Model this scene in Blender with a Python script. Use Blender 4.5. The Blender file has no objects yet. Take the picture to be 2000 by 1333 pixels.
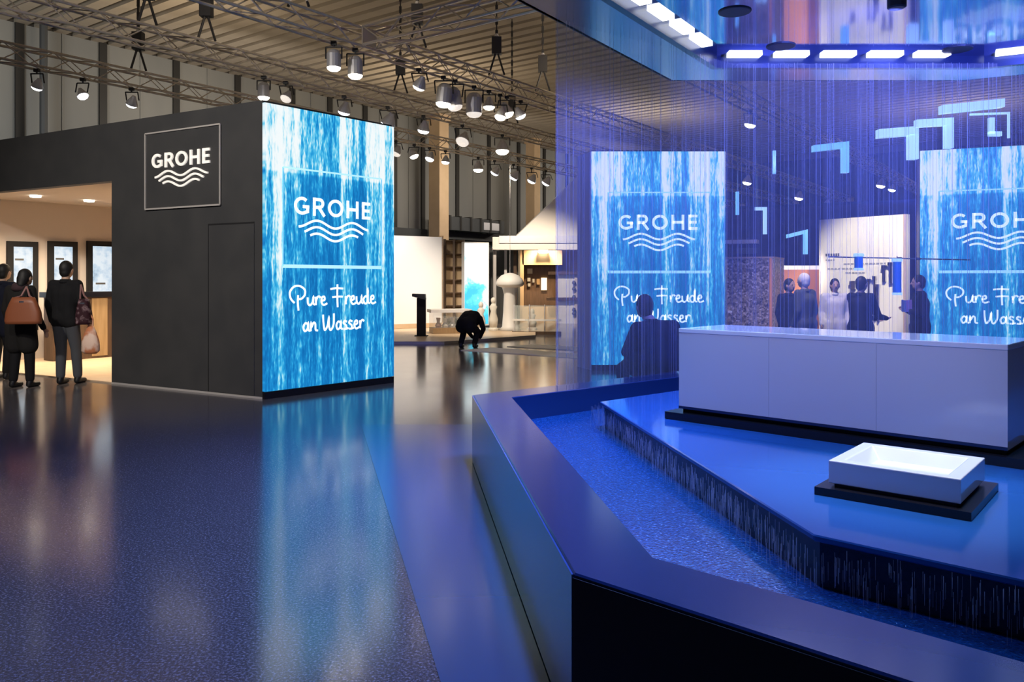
import bpy, bmesh, math, random
from mathutils import Vector, Matrix
random.seed(7)
R = math.radians
SC = bpy.context.scene
COL = SC.collection

# ------------------------------------------------------------------ camera
FPX, CX, HY, CAMZ = 1550.0, 1000.0, 545.0, 1.5
cam_d = bpy.data.cameras.new('camera')
cam = bpy.data.objects.new('camera', cam_d); COL.objects.link(cam)
cam.location = (0, 0, CAMZ); cam.rotation_euler = (R(90), 0, 0)
cam_d.sensor_fit = 'HORIZONTAL'; cam_d.sensor_width = 36.0
cam_d.lens = FPX * 36.0 / 2000.0
cam_d.shift_y = -(666.5 - HY) / 2000.0
cam_d.clip_end = 300
SC.camera = cam

# ------------------------------------------------------------------ world, view
SC.view_settings.view_transform = 'Standard'
SC.view_settings.look = 'None'
SC.view_settings.gamma = 1.0
SC.view_settings.use_curve_mapping = False
SC.view_settings.exposure = 0.0
try:
    SC.cycles.use_denoising = True
    SC.cycles.sample_clamp_indirect = 4.0
    SC.cycles.transparent_max_bounces = 16
    SC.cycles.caustics_reflective = False
    SC.cycles.caustics_refractive = False
except Exception:
    pass
W = bpy.data.worlds.new('hall_air'); SC.world = W; W.use_nodes = True
W.node_tree.nodes['Background'].inputs[0].default_value = (0.62, 0.60, 0.72, 1)
W.node_tree.nodes['Background'].inputs[1].default_value = 0.09

# ------------------------------------------------------------------ large lights
def area(name, loc, target, size, power, col, size_y=None):
    l = bpy.data.lights.new(name, 'AREA'); l.energy = power; l.color = col
    l.shape = 'RECTANGLE'; l.size = size; l.size_y = size_y or size
    o = bpy.data.objects.new(name, l); COL.objects.link(o); o.location = loc
    d = Vector(target) - Vector(loc)
    o.rotation_euler = d.to_track_quat('-Z', 'Y').to_euler()
    return o
def spot(name, loc, target, power, col, angle=60, blend=0.6, rad=0.08):
    l = bpy.data.lights.new(name, 'SPOT'); l.energy = power; l.color = col
    l.spot_size = R(angle); l.spot_blend = blend; l.shadow_soft_size = rad
    o = bpy.data.objects.new(name, l); COL.objects.link(o); o.location = loc
    d = Vector(target) - Vector(loc)
    o.rotation_euler = d.to_track_quat('-Z', 'Y').to_euler()
    return o
UX, UY = 0.588, 0.809            # hall axis u (along the hall), v is across it
def H(u, v, z=0.0): return Vector((u*UX - v*UY, u*UY + v*UX, z))
WARM = (1.0, 0.80, 0.56); COOL = (0.86, 0.93, 1.0); BLUE = (0.10, 0.38, 1.0); VIO = (0.17, 0.25, 1.0)
# area lights added above the trusses to brighten hall roof and long wall
for i, (u, v, p) in enumerate([(3, 17.5, 85), (11, 18, 105), (20, 18, 150), (30, 15, 190), (8, 10, 75), (15, 8, 110), (24, 6, 150), (36, 4, 140)]):
    area('roof_fill', H(u, v, 5.75), H(u+0.4, v+0.4, 9.5), 3.0, p, WARM, 1.2)
for u in (4, 14, 26, 36):
    area('wall_fill', H(u, 18.5, 5.6), H(u+1, 23.7, 4.6), 3.0, 300 if u < 10 else 190, (0.93, 0.96, 0.95) if u < 10 else (1.0, 0.88, 0.74), 0.5)

# spots added out of view to brighten the dark stand
spot('stand_fill', (-6.5, 3.0, 6.2), (-5.0, 10.8, 2.6), 1700, (1.0, 0.92, 0.82), 60, 0.9, 0.2)
spot('stand_fill', (-3.0, 1.5, 6.2), (-4.2, 10.4, 1.8), 1000, (1.0, 0.92, 0.84), 45, 0.9, 0.2)

# ------------------------------------------------------------------ pixel helpers (measured positions)
def P(px, py, d): return Vector(((px-CX)/FPX*d, d, CAMZ + (HY-py)/FPX*d))
def G(px, py, z=0.0):
    d = (CAMZ - z)*FPX/(py-HY)
    return Vector(((px-CX)/FPX*d, d, z))
def on_line(px, v):
    """point (x,y) of the hall line v=const that shows in image column px"""
    k = (px-CX)/FPX
    # u*UX - v*UY = k*(u*UY + v*UX)
    u = v*(UY + k*UX)/(UX - k*UY)
    return H(u, v), u

# ------------------------------------------------------------------ materials
MATS = {}
def mat(name, col=(0.5,0.5,0.5), rough=0.5, metal=0.0, spec=0.5, emit=None, estr=0.0, coat=0.0, alpha=1.0, trans=0.0):
    if name in MATS: return MATS[name]
    m = bpy.data.materials.new(name); m.use_nodes = True
    b = m.node_tree.nodes['Principled BSDF']
    b.inputs['Base Color'].default_value = (*col, 1); b.inputs['Roughness'].default_value = rough
    b.inputs['Metallic'].default_value = metal; b.inputs['Specular IOR Level'].default_value = spec
    b.inputs['Coat Weight'].default_value = coat; b.inputs['Transmission Weight'].default_value = trans
    b.inputs['Alpha'].default_value = alpha
    if emit:
        b.inputs['Emission Color'].default_value = (*emit, 1); b.inputs['Emission Strength'].default_value = estr
    MATS[name] = m
    return m
def bsdf(m): return m.node_tree.nodes['Principled BSDF']
def nd(m, typ, **kw):
    n = m.node_tree.nodes.new(typ)
    for k, v in kw.items(): setattr(n, k, v)
    return n
def lk(m, a, b): m.node_tree.links.new(a, b)
def coords(m, scale=(1,1,1), kind='Object'):
    t = nd(m, 'ShaderNodeTexCoord'); mp = nd(m, 'ShaderNodeMapping'); mp.inputs['Scale'].default_value = scale
    lk(m, t.outputs[kind], mp.inputs['Vector']); return mp.outputs['Vector']
def noise(m, vec, scale=5, detail=3, rough=0.5):
    n = nd(m, 'ShaderNodeTexNoise'); n.inputs['Scale'].default_value = scale
    n.inputs['Detail'].default_value = detail; n.inputs['Roughness'].default_value = rough
    lk(m, vec, n.inputs['Vector']); return n.outputs['Fac']
def ramp(m, fac, stops, interp='LINEAR'):
    r = nd(m, 'ShaderNodeValToRGB'); r.color_ramp.interpolation = interp
    e = r.color_ramp.elements
    while len(e) < len(stops): e.new(0.5)
    for k, (p, c) in enumerate(stops):
        e[k].position = p; e[k].color = (*c, 1) if len(c) == 3 else c
    lk(m, fac, r.inputs['Fac']); return r.outputs['Color']
def math_n(m, op, a, b=None, clamp=False):
    n = nd(m, 'ShaderNodeMath', operation=op); n.use_clamp = clamp
    for i, x in enumerate((a, b)):
        if x is None: continue
        if isinstance(x, (int, float)): n.inputs[i].default_value = x
        else: lk(m, x, n.inputs[i])
    return n.outputs[0]
def bump(m, h, strength=0.3, dist=0.01):
    b = nd(m, 'ShaderNodeBump'); b.inputs['Strength'].default_value = strength; b.inputs['Distance'].default_value = dist
    lk(m, h, b.inputs['Height']); lk(m, b.outputs['Normal'], bsdf(m).inputs['Normal'])
def mottled(name, c1, c2, scale, rough=0.5, spec=0.5, detail=3, stretch=(1,1,1), bmp=0.0, coat=0.0, lo=0.35, hi=0.65):
    m = mat(name, c1, rough, 0, spec, coat=coat)
    f = noise(m, coords(m, stretch), scale, detail)
    lk(m, ramp(m, f, [(lo, c1), (hi, c2)]), bsdf(m).inputs['Base Color'])
    if bmp: bump(m, f, bmp, 0.01)
    return m

# terrazzo hall floor: dark with fine pale chips, polished
m = mat('terrazzo', (0.05,0.05,0.05), 0.15, 0, 0.8)
v_ = coords(m)
f1 = noise(m, v_, 85, 2, 0.7)
f2 = noise(m, v_, 0.6, 3)
c_ = ramp(m, f1, [(0.30, (0.030,0.027,0.029)), (0.48, (0.066,0.060,0.064)), (0.58, (0.14,0.13,0.138)), (0.70, (0.28,0.265,0.28))])
lk(m, c_, bsdf(m).inputs['Base Color'])
lk(m, ramp(m, f2, [(0.3, (0.12,)*3), (0.7, (0.17,)*3)]), bsdf(m).inputs['Roughness'])
bsdf(m).inputs['IOR'].default_value = 1.8
bump(m, f1, 0.05, 0.002)
# smooth sheet floor beside the basin
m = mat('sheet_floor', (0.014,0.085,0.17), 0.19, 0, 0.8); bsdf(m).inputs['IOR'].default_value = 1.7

mottled('black_wall', (0.045,0.046,0.049), (0.055,0.055,0.057), 2.2, 0.55, 0.35)
mat('black_gloss', (0.008,0.008,0.012), 0.25, 0, 0.5)
mat('black_matt', (0.012,0.012,0.014), 0.7, 0, 0.3)
mat('sign_line', (0.55,0.52,0.50), 0.4, 0.2)
mat('sign_letter', (0.9,0.86,0.80), 0.5, emit=(1.0,0.93,0.85), estr=0.45)
mat('led_letter', (0.8,0.9,0.9), 0.5, emit=(0.86,0.97,1.0), estr=1.0)
mat('led_line', (0.6,0.8,0.9), 0.5, emit=(0.42,0.82,1.0), estr=0.9)
mat('led_line_faint', (0.3,0.6,0.8), 0.5, emit=(0.16,0.58,0.92), estr=0.85)
mottled('roof_slat', (0.30,0.26,0.21), (0.36,0.315,0.26), 0.8, 0.75, 0.2)
mat('roof_void', (0.11,0.095,0.078), 0.9, 0, 0.1)
mottled('wall_panel', (0.22,0.225,0.22), (0.27,0.27,0.255), 0.5, 0.7, 0.2, stretch=(1,1,0.3))
mat('mullion', (0.022,0.021,0.02), 0.6)
mat('beam', (0.06,0.065,0.07), 0.6)
mottled('column', (0.50,0.36,0.22), (0.58,0.42,0.27), 1.0, 0.7, 0.2)
mat('window_glass', (0.10,0.24,0.25), 0.15, 0, 0.7)
mottled('navy_drape', (0.020,0.022,0.06), (0.03,0.032,0.08), 3.0, 0.8, 0.15)
mat('truss_metal', (0.78,0.70,0.60), 0.42, 0.35)
mat('chrome', (0.75,0.75,0.78), 0.18, 1.0)
mat('lamp_silver', (0.72,0.72,0.76), 0.45, 0.35)
mat('lamp_dark', (0.03,0.03,0.035), 0.5)
mat('lens_warm', (1,1,1), 0.4, emit=(1.0,0.90,0.70), estr=9.0)
mat('lens_cool', (1,1,1), 0.4, emit=(0.93,0.96,1.0), estr=8.0)
mat('lens_dim', (0.8,0.8,0.8), 0.2, emit=(1.0,0.9,0.8), estr=0.8)
mat('beige_wall', (0.62,0.55,0.50), 0.7, 0, 0.2)
mat('room_ceiling', (0.72,0.66,0.61), 0.7, 0, 0.2)
mottled('pale_wood_floor', (0.62,0.46,0.31), (0.72,0.55,0.38), 3.0, 0.4, 0.4, stretch=(1,8,1))
mottled('oak', (0.30,0.20,0.10), (0.38,0.26,0.14), 3.0, 0.5, 0.4, stretch=(6,6,0.6))
mottled('walnut', (0.075,0.045,0.028), (0.11,0.065,0.04), 4.0, 0.5, 0.4, stretch=(6,6,0.6))
mat('white_paint', (0.80,0.79,0.78), 0.5)
mat('white_gloss', (0.66,0.66,0.70), 0.10, 0, 0.6, coat=0.4)
mat('ceramic', (0.88,0.88,0.90), 0.08, 0, 0.6, coat=0.5)
mat('basin_shell', (0.014,0.040,0.125), 0.17, 0, 0.6)
mat('basin_front_shaded', (0.012,0.012,0.014), 0.6, 0, 0.2)
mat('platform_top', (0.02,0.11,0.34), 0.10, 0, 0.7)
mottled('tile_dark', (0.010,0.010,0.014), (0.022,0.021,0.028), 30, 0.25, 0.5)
m = mat('moat_water', (0.014,0.075,0.29), 0.12, 0, 0.8)
v_ = coords(m); f = noise(m, v_, 75, 2, 0.7); bump(m, f, 0.55, 0.012)
lk(m, ramp(m, f, [(0.35,(0.006,0.055,0.18)), (0.62,(0.014,0.10,0.29)), (0.72,(0.10,0.28,0.55))]), bsdf(m).inputs['Base Color'])
m = mat('canopy_gloss', (0.035,0.045,0.095), 0.07, 0.9)
bsdf(m).inputs['Base Color'].default_value = (0.50,0.55,0.72,1)
f = noise(m, coords(m), 0.55, 2); bump(m, f, 0.10, 0.04)
m = mat('canopy_soffit', (0.30,0.34,0.46), 0.20, 0.8)
mat('canopy_shell', (0.05,0.05,0.055), 0.5)
mat('canopy_edge', (0.02,0.035,0.10), 0.25, 0.3)
mat('light_panel', (1,1,1), 0.4, emit=(0.94,0.97,1.0), estr=3.2)
mat('speaker', (0.03,0.035,0.05), 0.5)
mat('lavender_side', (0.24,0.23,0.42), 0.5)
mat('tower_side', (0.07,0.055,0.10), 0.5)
m = mat('gold_mosaic', (0.3,0.22,0.13), 0.35, 0.2)
vv = nd(m, 'ShaderNodeTexVoronoi'); vv.inputs['Scale'].default_value = 34; lk(m, coords(m), vv.inputs['Vector'])
sx = nd(m, 'ShaderNodeSeparateColor'); lk(m, vv.outputs['Color'], sx.inputs[0])
lk(m, ramp(m, sx.outputs[0], [(0.0,(0.05,0.04,0.04)), (0.4,(0.22,0.17,0.12)), (0.75,(0.42,0.33,0.22)), (1.0,(0.75,0.62,0.48))]), bsdf(m).inputs['Base Color'])
mat('orange_wall', (0.90,0.36,0.12), 0.6)
mat('lit_panel', (0.84,0.80,0.70), 0.6, 0, 0.2)
mat('print_dark', (0.10,0.10,0.10), 0.7)
mat('print_grey', (0.34,0.34,0.32), 0.7)
mat('lightbox_edge', (0.7,0.7,0.7), 0.5)
m = mat('lightbox', (0.06,0.06,0.06), 0.4)
v_ = coords(m); f = noise(m, v_, 1.3, 5, 0.6)
sz = nd(m, 'ShaderNodeSeparateXYZ'); lk(m, v_, sz.inputs[0])
g = math_n(m, 'ADD', f, math_n(m, 'MULTIPLY', sz.outputs[2], 0.16))
g = math_n(m, 'ADD', g, math_n(m, 'MULTIPLY', sz.outputs[0], 0.22))
lc = ramp(m, g, [(0.55,(0.02,0.42,0.60)), (0.64,(0.10,0.62,0.78)), (0.72,(0.72,0.93,0.95)), (0.85,(1,1,0.97))])
lk(m, lc, bsdf(m).inputs['Emission Color']); bsdf(m).inputs['Emission Strength'].default_value = 1.7
m = mat('screen_picture', (0.1,0.1,0.1), 0.3)
f = noise(m, coords(m), 2.6, 4, 0.65)
lk(m, ramp(m, f, [(0.34,(0.12,0.26,0.42)), (0.43,(0.45,0.62,0.78)), (0.55,(0.74,0.84,0.92))]), bsdf(m).inputs['Emission Color'])
bsdf(m).inputs['Emission Strength'].default_value = 0.95
mat('glass_pane', (0.75,0.85,0.85), 0.05, 0, 0.6, alpha=0.22)
mat('lit_picture', (1,0.8,0.5), 0.5, emit=(1.0,0.78,0.42), estr=1.6)
mat('acrylic', (0.35,0.72,0.85), 0.15, 0, 0.6, emit=(0.30,0.78,0.95), estr=0.55)
mat('acrylic_pale', (0.6,0.85,0.9), 0.15, 0, 0.6, emit=(0.60,0.88,0.98), estr=0.75)
mat('cyan_enamel', (0.02,0.42,0.72), 0.3)
mat('skin', (0.52,0.33,0.24), 0.55)
mat('cloth_black', (0.012,0.012,0.014), 0.85, 0, 0.2)
mat('cloth_navy', (0.012,0.014,0.028), 0.85, 0, 0.2)
mat('cloth_coat', (0.018,0.017,0.017), 0.9, 0, 0.2)
mat('denim_grey', (0.075,0.080,0.092), 0.9, 0, 0.2)
mat('jeans_blue', (0.10,0.20,0.30), 0.9, 0, 0.2)
mat('cloth_white', (0.78,0.76,0.70), 0.85, 0, 0.2)
mat('cloth_grey', (0.07,0.08,0.09), 0.85, 0, 0.2)
mat('scarf_plum', (0.05,0.025,0.032), 0.9)
mat('hair_dark', (0.010,0.009,0.009), 0.6)
mat('hair_white', (0.78,0.74,0.70), 0.7)
mat('shoe_black', (0.008,0.008,0.009), 0.4)
mat('leather_tan', (0.28,0.085,0.035), 0.45)
mottled('bag_burgundy', (0.035,0.010,0.016), (0.30,0.20,0.22), 14, 0.7, 0.2, lo=0.5, hi=0.7)
mottled('bag_plastic', (0.62,0.22,0.10), (0.86,0.62,0.50), 4, 0.45, 0.4, lo=0.45, hi=0.55)
mat('strap', (0.32,0.16,0.15), 0.6)
mat('pink_print', (0.80,0.42,0.62), 0.6)
mat('sclera', (0.02,0.015,0.012), 0.3)

def led_material():
    m = mat('led_waterfall', (0.01,0.01,0.02), 0.35, 0, 0.3)
    t = nd(m, 'ShaderNodeTexCoord'); s = nd(m, 'ShaderNodeSeparateXYZ'); lk(m, t.outputs['Object'], s.inputs[0])
    x, z = s.outputs[0], s.outputs[2]
    def nz(sx, sz_, sc, det=2, off=0):
        mp = nd(m, 'ShaderNodeMapping'); mp.inputs['Scale'].default_value = (sx, 0.0, sz_); mp.inputs['Location'].default_value = (off, 0, off)
        lk(m, t.outputs['Object'], mp.inputs['Vector']); return noise(m, mp.outputs['Vector'], sc, det, 0.55)
    broad = nz(1, 0.018, 7.0, 2)              # wide falling columns
    fine = nz(1, 0.13, 26, 2, 3.1)           # streaks
    flick = nz(1, 0.22, 60, 1, 7.7)          # short drops
    # more foam near the top of the picture and along its left and right sides
    def sm(v, a, b):
        n = nd(m, 'ShaderNodeMapRange', interpolation_type='SMOOTHSTEP')
        n.inputs['From Min'].default_value = a; n.inputs['From Max'].default_value = b
        lk(m, v, n.inputs['Value']); return n.outputs['Result']
    top = sm(z, 1.2, 3.5)
    hi = sm(z, 2.84, 2.88)
    side = math_n(m, 'ADD', sm(x, 0.27, 0.20), sm(x, 1.84, 1.90))
    side = math_n(m, 'MULTIPLY', side, sm(z, 0.7, 2.2))
    val = math_n(m, 'MULTIPLY', broad, 1.32)
    val = math_n(m, 'ADD', val, math_n(m, 'MULTIPLY', fine, 0.95))
    val = math_n(m, 'ADD', val, math_n(m, 'MULTIPLY', flick, 0.45))
    val = math_n(m, 'SUBTRACT', val, 0.965)
    val = math_n(m, 'ADD', val, math_n(m, 'MULTIPLY', top, 0.10))
    val = math_n(m, 'ADD', val, math_n(m, 'MULTIPLY', hi, 0.17))
    val = math_n(m, 'ADD', val, math_n(m, 'MULTIPLY', side, 0.16))
    c = ramp(m, val, [(0.20,(0.003,0.155,0.46)), (0.40,(0.008,0.25,0.62)), (0.52,(0.03,0.42,0.78)),
                      (0.62,(0.16,0.64,0.88)), (0.72,(0.62,0.86,0.94)), (0.86,(0.90,0.96,0.97))])
    lk(m, c, bsdf(m).inputs['Emission Color']); bsdf(m).inputs['Emission Strength'].default_value = 1.0
    return m
led_material()

# falling water: a thin film that scatters some of the blue lamp light and lets the rest through
def water_film():
    m = bpy.data.materials.new('water_film'); m.use_nodes = True; nt = m.node_tree
    nt.nodes.remove(nt.nodes['Principled BSDF'])
    out = [n for n in nt.nodes if n.type == 'OUTPUT_MATERIAL'][0]
    tr = nd(m, 'ShaderNodeBsdfTransparent'); tr.inputs[0].default_value = (0.80, 0.87, 1.0, 1)
    df = nd(m, 'ShaderNodeBsdfDiffuse'); df.inputs[0].default_value = (0.75, 0.80, 0.95, 1)
    tl = nd(m, 'ShaderNodeBsdfTranslucent'); tl.inputs[0].default_value = (0.75, 0.80, 0.95, 1)
    a = nd(m, 'ShaderNodeMixShader'); a.inputs[0].default_value = 0.5
    lk(m, df.outputs[0], a.inputs[1]); lk(m, tl.outputs[0], a.inputs[2])
    b = nd(m, 'ShaderNodeMixShader')
    mp = nd(m, 'ShaderNodeMapping'); mp.inputs['Scale'].default_value = (1, 1, 0.015)
    t = nd(m, 'ShaderNodeTexCoord'); lk(m, t.outputs['Object'], mp.inputs['Vector'])
    f = noise(m, mp.outputs['Vector'], 22, 3, 0.7)
    lk(m, ramp(m, f, [(0.35, (0.14,)*3), (0.55, (0.20,)*3), (0.72, (0.29,)*3)]), b.inputs[0])
    lk(m, tr.outputs[0], b.inputs[1]); lk(m, a.outputs[0], b.inputs[2]); lk(m, b.outputs[0], out.inputs[0])
    MATS['water_film'] = m
water_film()
def water_thread():
    m = bpy.data.materials.new('water_thread'); m.use_nodes = True; nt = m.node_tree
    nt.nodes.remove(nt.nodes['Principled BSDF'])
    out = [n for n in nt.nodes if n.type == 'OUTPUT_MATERIAL'][0]
    tr = nd(m, 'ShaderNodeBsdfTransparent'); tr.inputs[0].default_value = (0.9, 0.93, 1, 1)
    df = nd(m, 'ShaderNodeBsdfDiffuse'); df.inputs[0].default_value = (0.85, 0.88, 1.0, 1)
    tl = nd(m, 'ShaderNodeBsdfTranslucent'); tl.inputs[0].default_value = (0.85, 0.88, 1.0, 1)
    a = nd(m, 'ShaderNodeMixShader'); a.inputs[0].default_value = 0.5
    lk(m, df.outputs[0], a.inputs[1]); lk(m, tl.outputs[0], a.inputs[2])
    b = nd(m, 'ShaderNodeMixShader'); b.inputs[0].default_value = 0.28
    lk(m, tr.outputs[0], b.inputs[1]); lk(m, a.outputs[0], b.inputs[2]); lk(m, b.outputs[0], out.inputs[0])
    MATS['water_thread'] = m
water_thread()

# ------------------------------------------------------------------ mesh builder
class MB:
    def __init__(s): s.v = []; s.f = []
    def add(s, vs, fs):
        n = len(s.v); s.v += [Vector(p) for p in vs]; s.f += [tuple(i+n for i in f) for f in fs]; return s
    def hexa(s, b, t):          # bottom quad (ccw), top quad
        return s.add(list(b)+list(t), [(3,2,1,0),(4,5,6,7),(0,1,5,4),(1,2,6,5),(2,3,7,6),(3,0,4,7)])
    def box(s, x0, x1, y0, y1, z0, z1):
        return s.hexa([(x0,y0,z0),(x1,y0,z0),(x1,y1,z0),(x0,y1,z0)], [(x0,y0,z1),(x1,y0,z1),(x1,y1,z1),(x0,y1,z1)])
    def bar(s, a, b, th, z0, z1):   # vertical slab from a to b in plan, thickness th to the right-hand back side
        a = Vector((a[0],a[1])); b = Vector((b[0],b[1])); d = (b-a).normalized(); n = Vector((-d.y, d.x))*th
        q = [a, b, b+n, a+n]
        return s.hexa([(p.x,p.y,z0) for p in q], [(p.x,p.y,z1) for p in q])
    def prism(s, poly, z0, z1):
        n = len(poly)
        vs = [(p[0],p[1],z0) for p in poly] + [(p[0],p[1],z1) for p in poly]
        fs = [tuple(range(n-1,-1,-1)), tuple(range(n,2*n))] + [(i,(i+1)%n,n+(i+1)%n,n+i) for i in range(n)]
        return s.add(vs, fs)
    def ring(s, outer, inner, z0, z1):   # polygon frame with a hole
        n = len(outer); vs = []
        for z in (z0, z1):
            vs += [(p[0],p[1],z) for p in outer] + [(p[0],p[1],z) for p in inner]
        fs = []
        for i in range(n):
            j = (i+1) % n
            fs += [(j, i, n+i, n+j), (2*n+i, 2*n+j, 3*n+j, 3*n+i), (i, j, 2*n+j, 2*n+i), (n+j, n+i, 3*n+i, 3*n+j)]
        return s.add(vs, fs)
    def tube(s, a, b, r0, r1=None, n=8, caps=True):
        a, b = Vector(a), Vector(b); r1 = r0 if r1 is None else r1
        d = (b-a).normalized(); q = d.to_track_quat('Z', 'Y').to_matrix()
        vs = []
        for p, r in ((a, r0), (b, r1)):
            for i in range(n):
                t = 2*math.pi*i/n; vs.append(p + q @ Vector((math.cos(t)*r, math.sin(t)*r, 0)))
        fs = [(i,(i+1)%n,n+(i+1)%n,n+i) for i in range(n)]
        if caps: fs += [tuple(range(n-1,-1,-1)), tuple(range(n,2*n))]
        return s.add(vs, fs)
    def path(s, pts, r, n=6):
        for a, b in zip(pts, pts[1:]): s.tube(a, b, r, r, n)
        return s
    def lathe(s, c, prof, n=20, axis=None):
        c = Vector(c); q = (Vector(axis).to_track_quat('Z','Y').to_matrix() if axis else Matrix.Identity(3))
        vs = []; fs = []
        for r, z in prof:
            for i in range(n):
                t = 2*math.pi*i/n; vs.append(c + q @ Vector((r*math.cos(t), r*math.sin(t), z)))
        for k in range(len(prof)-1):
            for i in range(n):
                fs.append((k*n+i, k*n+(i+1)%n, (k+1)*n+(i+1)%n, (k+1)*n+i))
        fs += [tuple(range(n-1,-1,-1)), tuple(range((len(prof)-1)*n, len(prof)*n))]
        return s.add(vs, fs)
    def ball(s, c, rx, ry=None, rz=None, nu=12, nv=8, q=None):
        ry = ry or rx; rz = rz or rx; c = Vector(c); q = q or Matrix.Identity(3)
        vs = [c + q @ Vector((0,0,-rz))]
        for j in range(1, nv):
            a = -math.pi/2 + math.pi*j/nv
            for i in range(nu):
                t = 2*math.pi*i/nu
                vs.append(c + q @ Vector((rx*math.cos(a)*math.cos(t), ry*math.cos(a)*math.sin(t), rz*math.sin(a))))
        vs.append(c + q @ Vector((0,0,rz))); L = len(vs)-1; fs = []
        for i in range(nu):
            fs.append((0, 1+(i+1)%nu, 1+i)); fs.append((L, L-nu+i, L-nu+(i+1)%nu))
        for j in range(nv-2):
            for i in range(nu):
                a = 1+j*nu
                fs.append((a+i, a+(i+1)%nu, a+nu+(i+1)%nu, a+nu+i))
        return s.add(vs, fs)
    def capsule(s, a, b, r0, r1, n=12):
        s.ball(a, r0, nu=n, nv=8); s.ball(b, r1, nu=n, nv=8); a = Vector(a); b = Vector(b)
        if (b-a).length > 1e-4: s.tube(a, b, r0, r1, n)
        return s
    def ribbon(s, pts, w, fmap, th=0.012, closed=False):
        """flat stroke of width w along 2D points, mapped to 3D by fmap(x, y, off)"""
        n = len(pts); P2 = [Vector((p[0], p[1])) for p in pts]; L = []
        for i in range(n):
            a = P2[i-1] if (i > 0 or closed) else None
            b = P2[(i+1) % n] if (i < n-1 or closed) else None
            d1 = (P2[i]-a).normalized() if a is not None else None
            d2 = (b-P2[i]).normalized() if b is not None else None
            if d1 is None: d1 = d2
            if d2 is None: d2 = d1
            t = (d1+d2); t = t.normalized() if t.length > 1e-5 else d1
            nn = Vector((-t.y, t.x)); c = max(0.45, nn.dot(Vector((-d1.y, d1.x))))
            L.append((P2[i]+nn*w/2/c, P2[i]-nn*w/2/c))
        vs = []
        for l, r in L:
            vs += [fmap(l.x,l.y,th), fmap(r.x,r.y,th), fmap(l.x,l.y,0), fmap(r.x,r.y,0)]
        fs = []
        for i in range(n if closed else n-1):
            a, b = 4*i, 4*((i+1) % n)
            fs += [(a, a+1, b+1, b), (a+2, b+2, b+3, a+3), (a, b, b+2, a+2), (a+1, a+3, b+3, b+1)]
        if not closed:
            fs += [(0,2,3,1), (4*n-4, 4*n-3, 4*n-1, 4*n-2)]
        return s.add(vs, fs)

def wloc(o):
    p = Vector((0,0,0))
    while o is not None: p += o.location; o = o.parent
    return p
def obj(name, mb, material, parent=None, local=False, smooth=False, kind=None, keep_origin=False):
    me = bpy.data.meshes.new(name)
    o = bpy.data.objects.new(name, me); COL.objects.link(o)
    off = Vector((0,0,0))
    if parent is not None:
        o.parent = parent
        if not local: off = wloc(parent)
    elif not keep_origin:
        xs = [v.x for v in mb.v]; ys = [v.y for v in mb.v]; zs = [v.z for v in mb.v]
        off = Vector(((min(xs)+max(xs))/2, (min(ys)+max(ys))/2, min(zs))); o.location = off
    me.from_pydata([tuple(v-off) for v in mb.v], [], mb.f); me.validate(); me.update()
    bm = bmesh.new(); bm.from_mesh(me); bmesh.ops.recalc_face_normals(bm, faces=bm.faces); bm.to_mesh(me); bm.free()
    me.materials.append(MATS[material])
    if smooth:
        for p in me.polygons: p.use_smooth = True
    if kind: o['kind'] = kind
    return o
def bevel(o, w=0.01, seg=2):
    md = o.modifiers.new('bevel', 'BEVEL'); md.width = w; md.segments = seg; md.limit_method = 'ANGLE'; return o
def tag(o, label, cat, group=None):
    o['label'] = label; o['category'] = cat
    if group: o['group'] = group
    return o
def thing(name, loc, label, cat, rz=0.0, group=None):
    o = bpy.data.objects.new(name, None); COL.objects.link(o); o.location = loc; o.rotation_euler = (0,0,rz)
    o.empty_display_size = 0.1
    return tag(o, label, cat, group)
def struct(name, mb, material, keep=True):
    o = obj(name, mb, material, keep_origin=keep); o['kind'] = 'structure'; return o
def share(src, loc, parent, rz=0.0):
    c = src.copy(); COL.objects.link(c); c.location = loc; c.rotation_euler = (0,0,rz); c.parent = parent; return c
def inset(poly, d):
    n = len(poly); out = []
    pv = [Vector((p[0],p[1])) for p in poly]
    area2 = sum(pv[i].x*pv[(i+1)%n].y - pv[(i+1)%n].x*pv[i].y for i in range(n)); sg = 1 if area2 > 0 else -1
    for i in range(n):
        a, b, c = pv[i-1], pv[i], pv[(i+1)%n]
        d1 = (b-a).normalized(); d2 = (c-b).normalized()
        n1 = Vector((-d1.y, d1.x))*sg; n2 = Vector((-d2.y, d2.x))*sg
        bis = (n1+n2).normalized(); k = d/max(0.3, bis.dot(n1)); out.append((b.x+bis.x*k, b.y+bis.y*k))
    return out

# ================================================================== SETTING
floor = struct('floor', MB().prism([H(-25,-30), H(48,-30), H(48,26), H(-25,26)], -0.2, 0.0), 'terrazzo')
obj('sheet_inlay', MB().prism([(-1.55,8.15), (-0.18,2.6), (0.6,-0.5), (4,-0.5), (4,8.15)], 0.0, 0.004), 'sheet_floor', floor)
# roof: dark void with slats running across the hall
CZ = 8.5
ceil = struct('ceiling', MB().prism([H(-10,-22), H(46,-22), H(46,24.2), H(-10,24.2)], CZ+0.16, CZ+0.4), 'roof_void')
s0 = MB(); a, b, c, d = H(0,-22), H(0.33,-22), H(0.33,23.7), H(0,23.7)
s0.hexa([(p.x,p.y,CZ) for p in (a,b,c,d)], [(p.x,p.y,CZ+0.16) for p in (a,b,c,d)])
slat = obj('slat', s0, 'roof_slat', ceil); k = 0
base_u = H(1,0)
slat.location = base_u*(-8)
for k in range(1, 105): share(slat, base_u*(-8+k*0.515), ceil)
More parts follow.
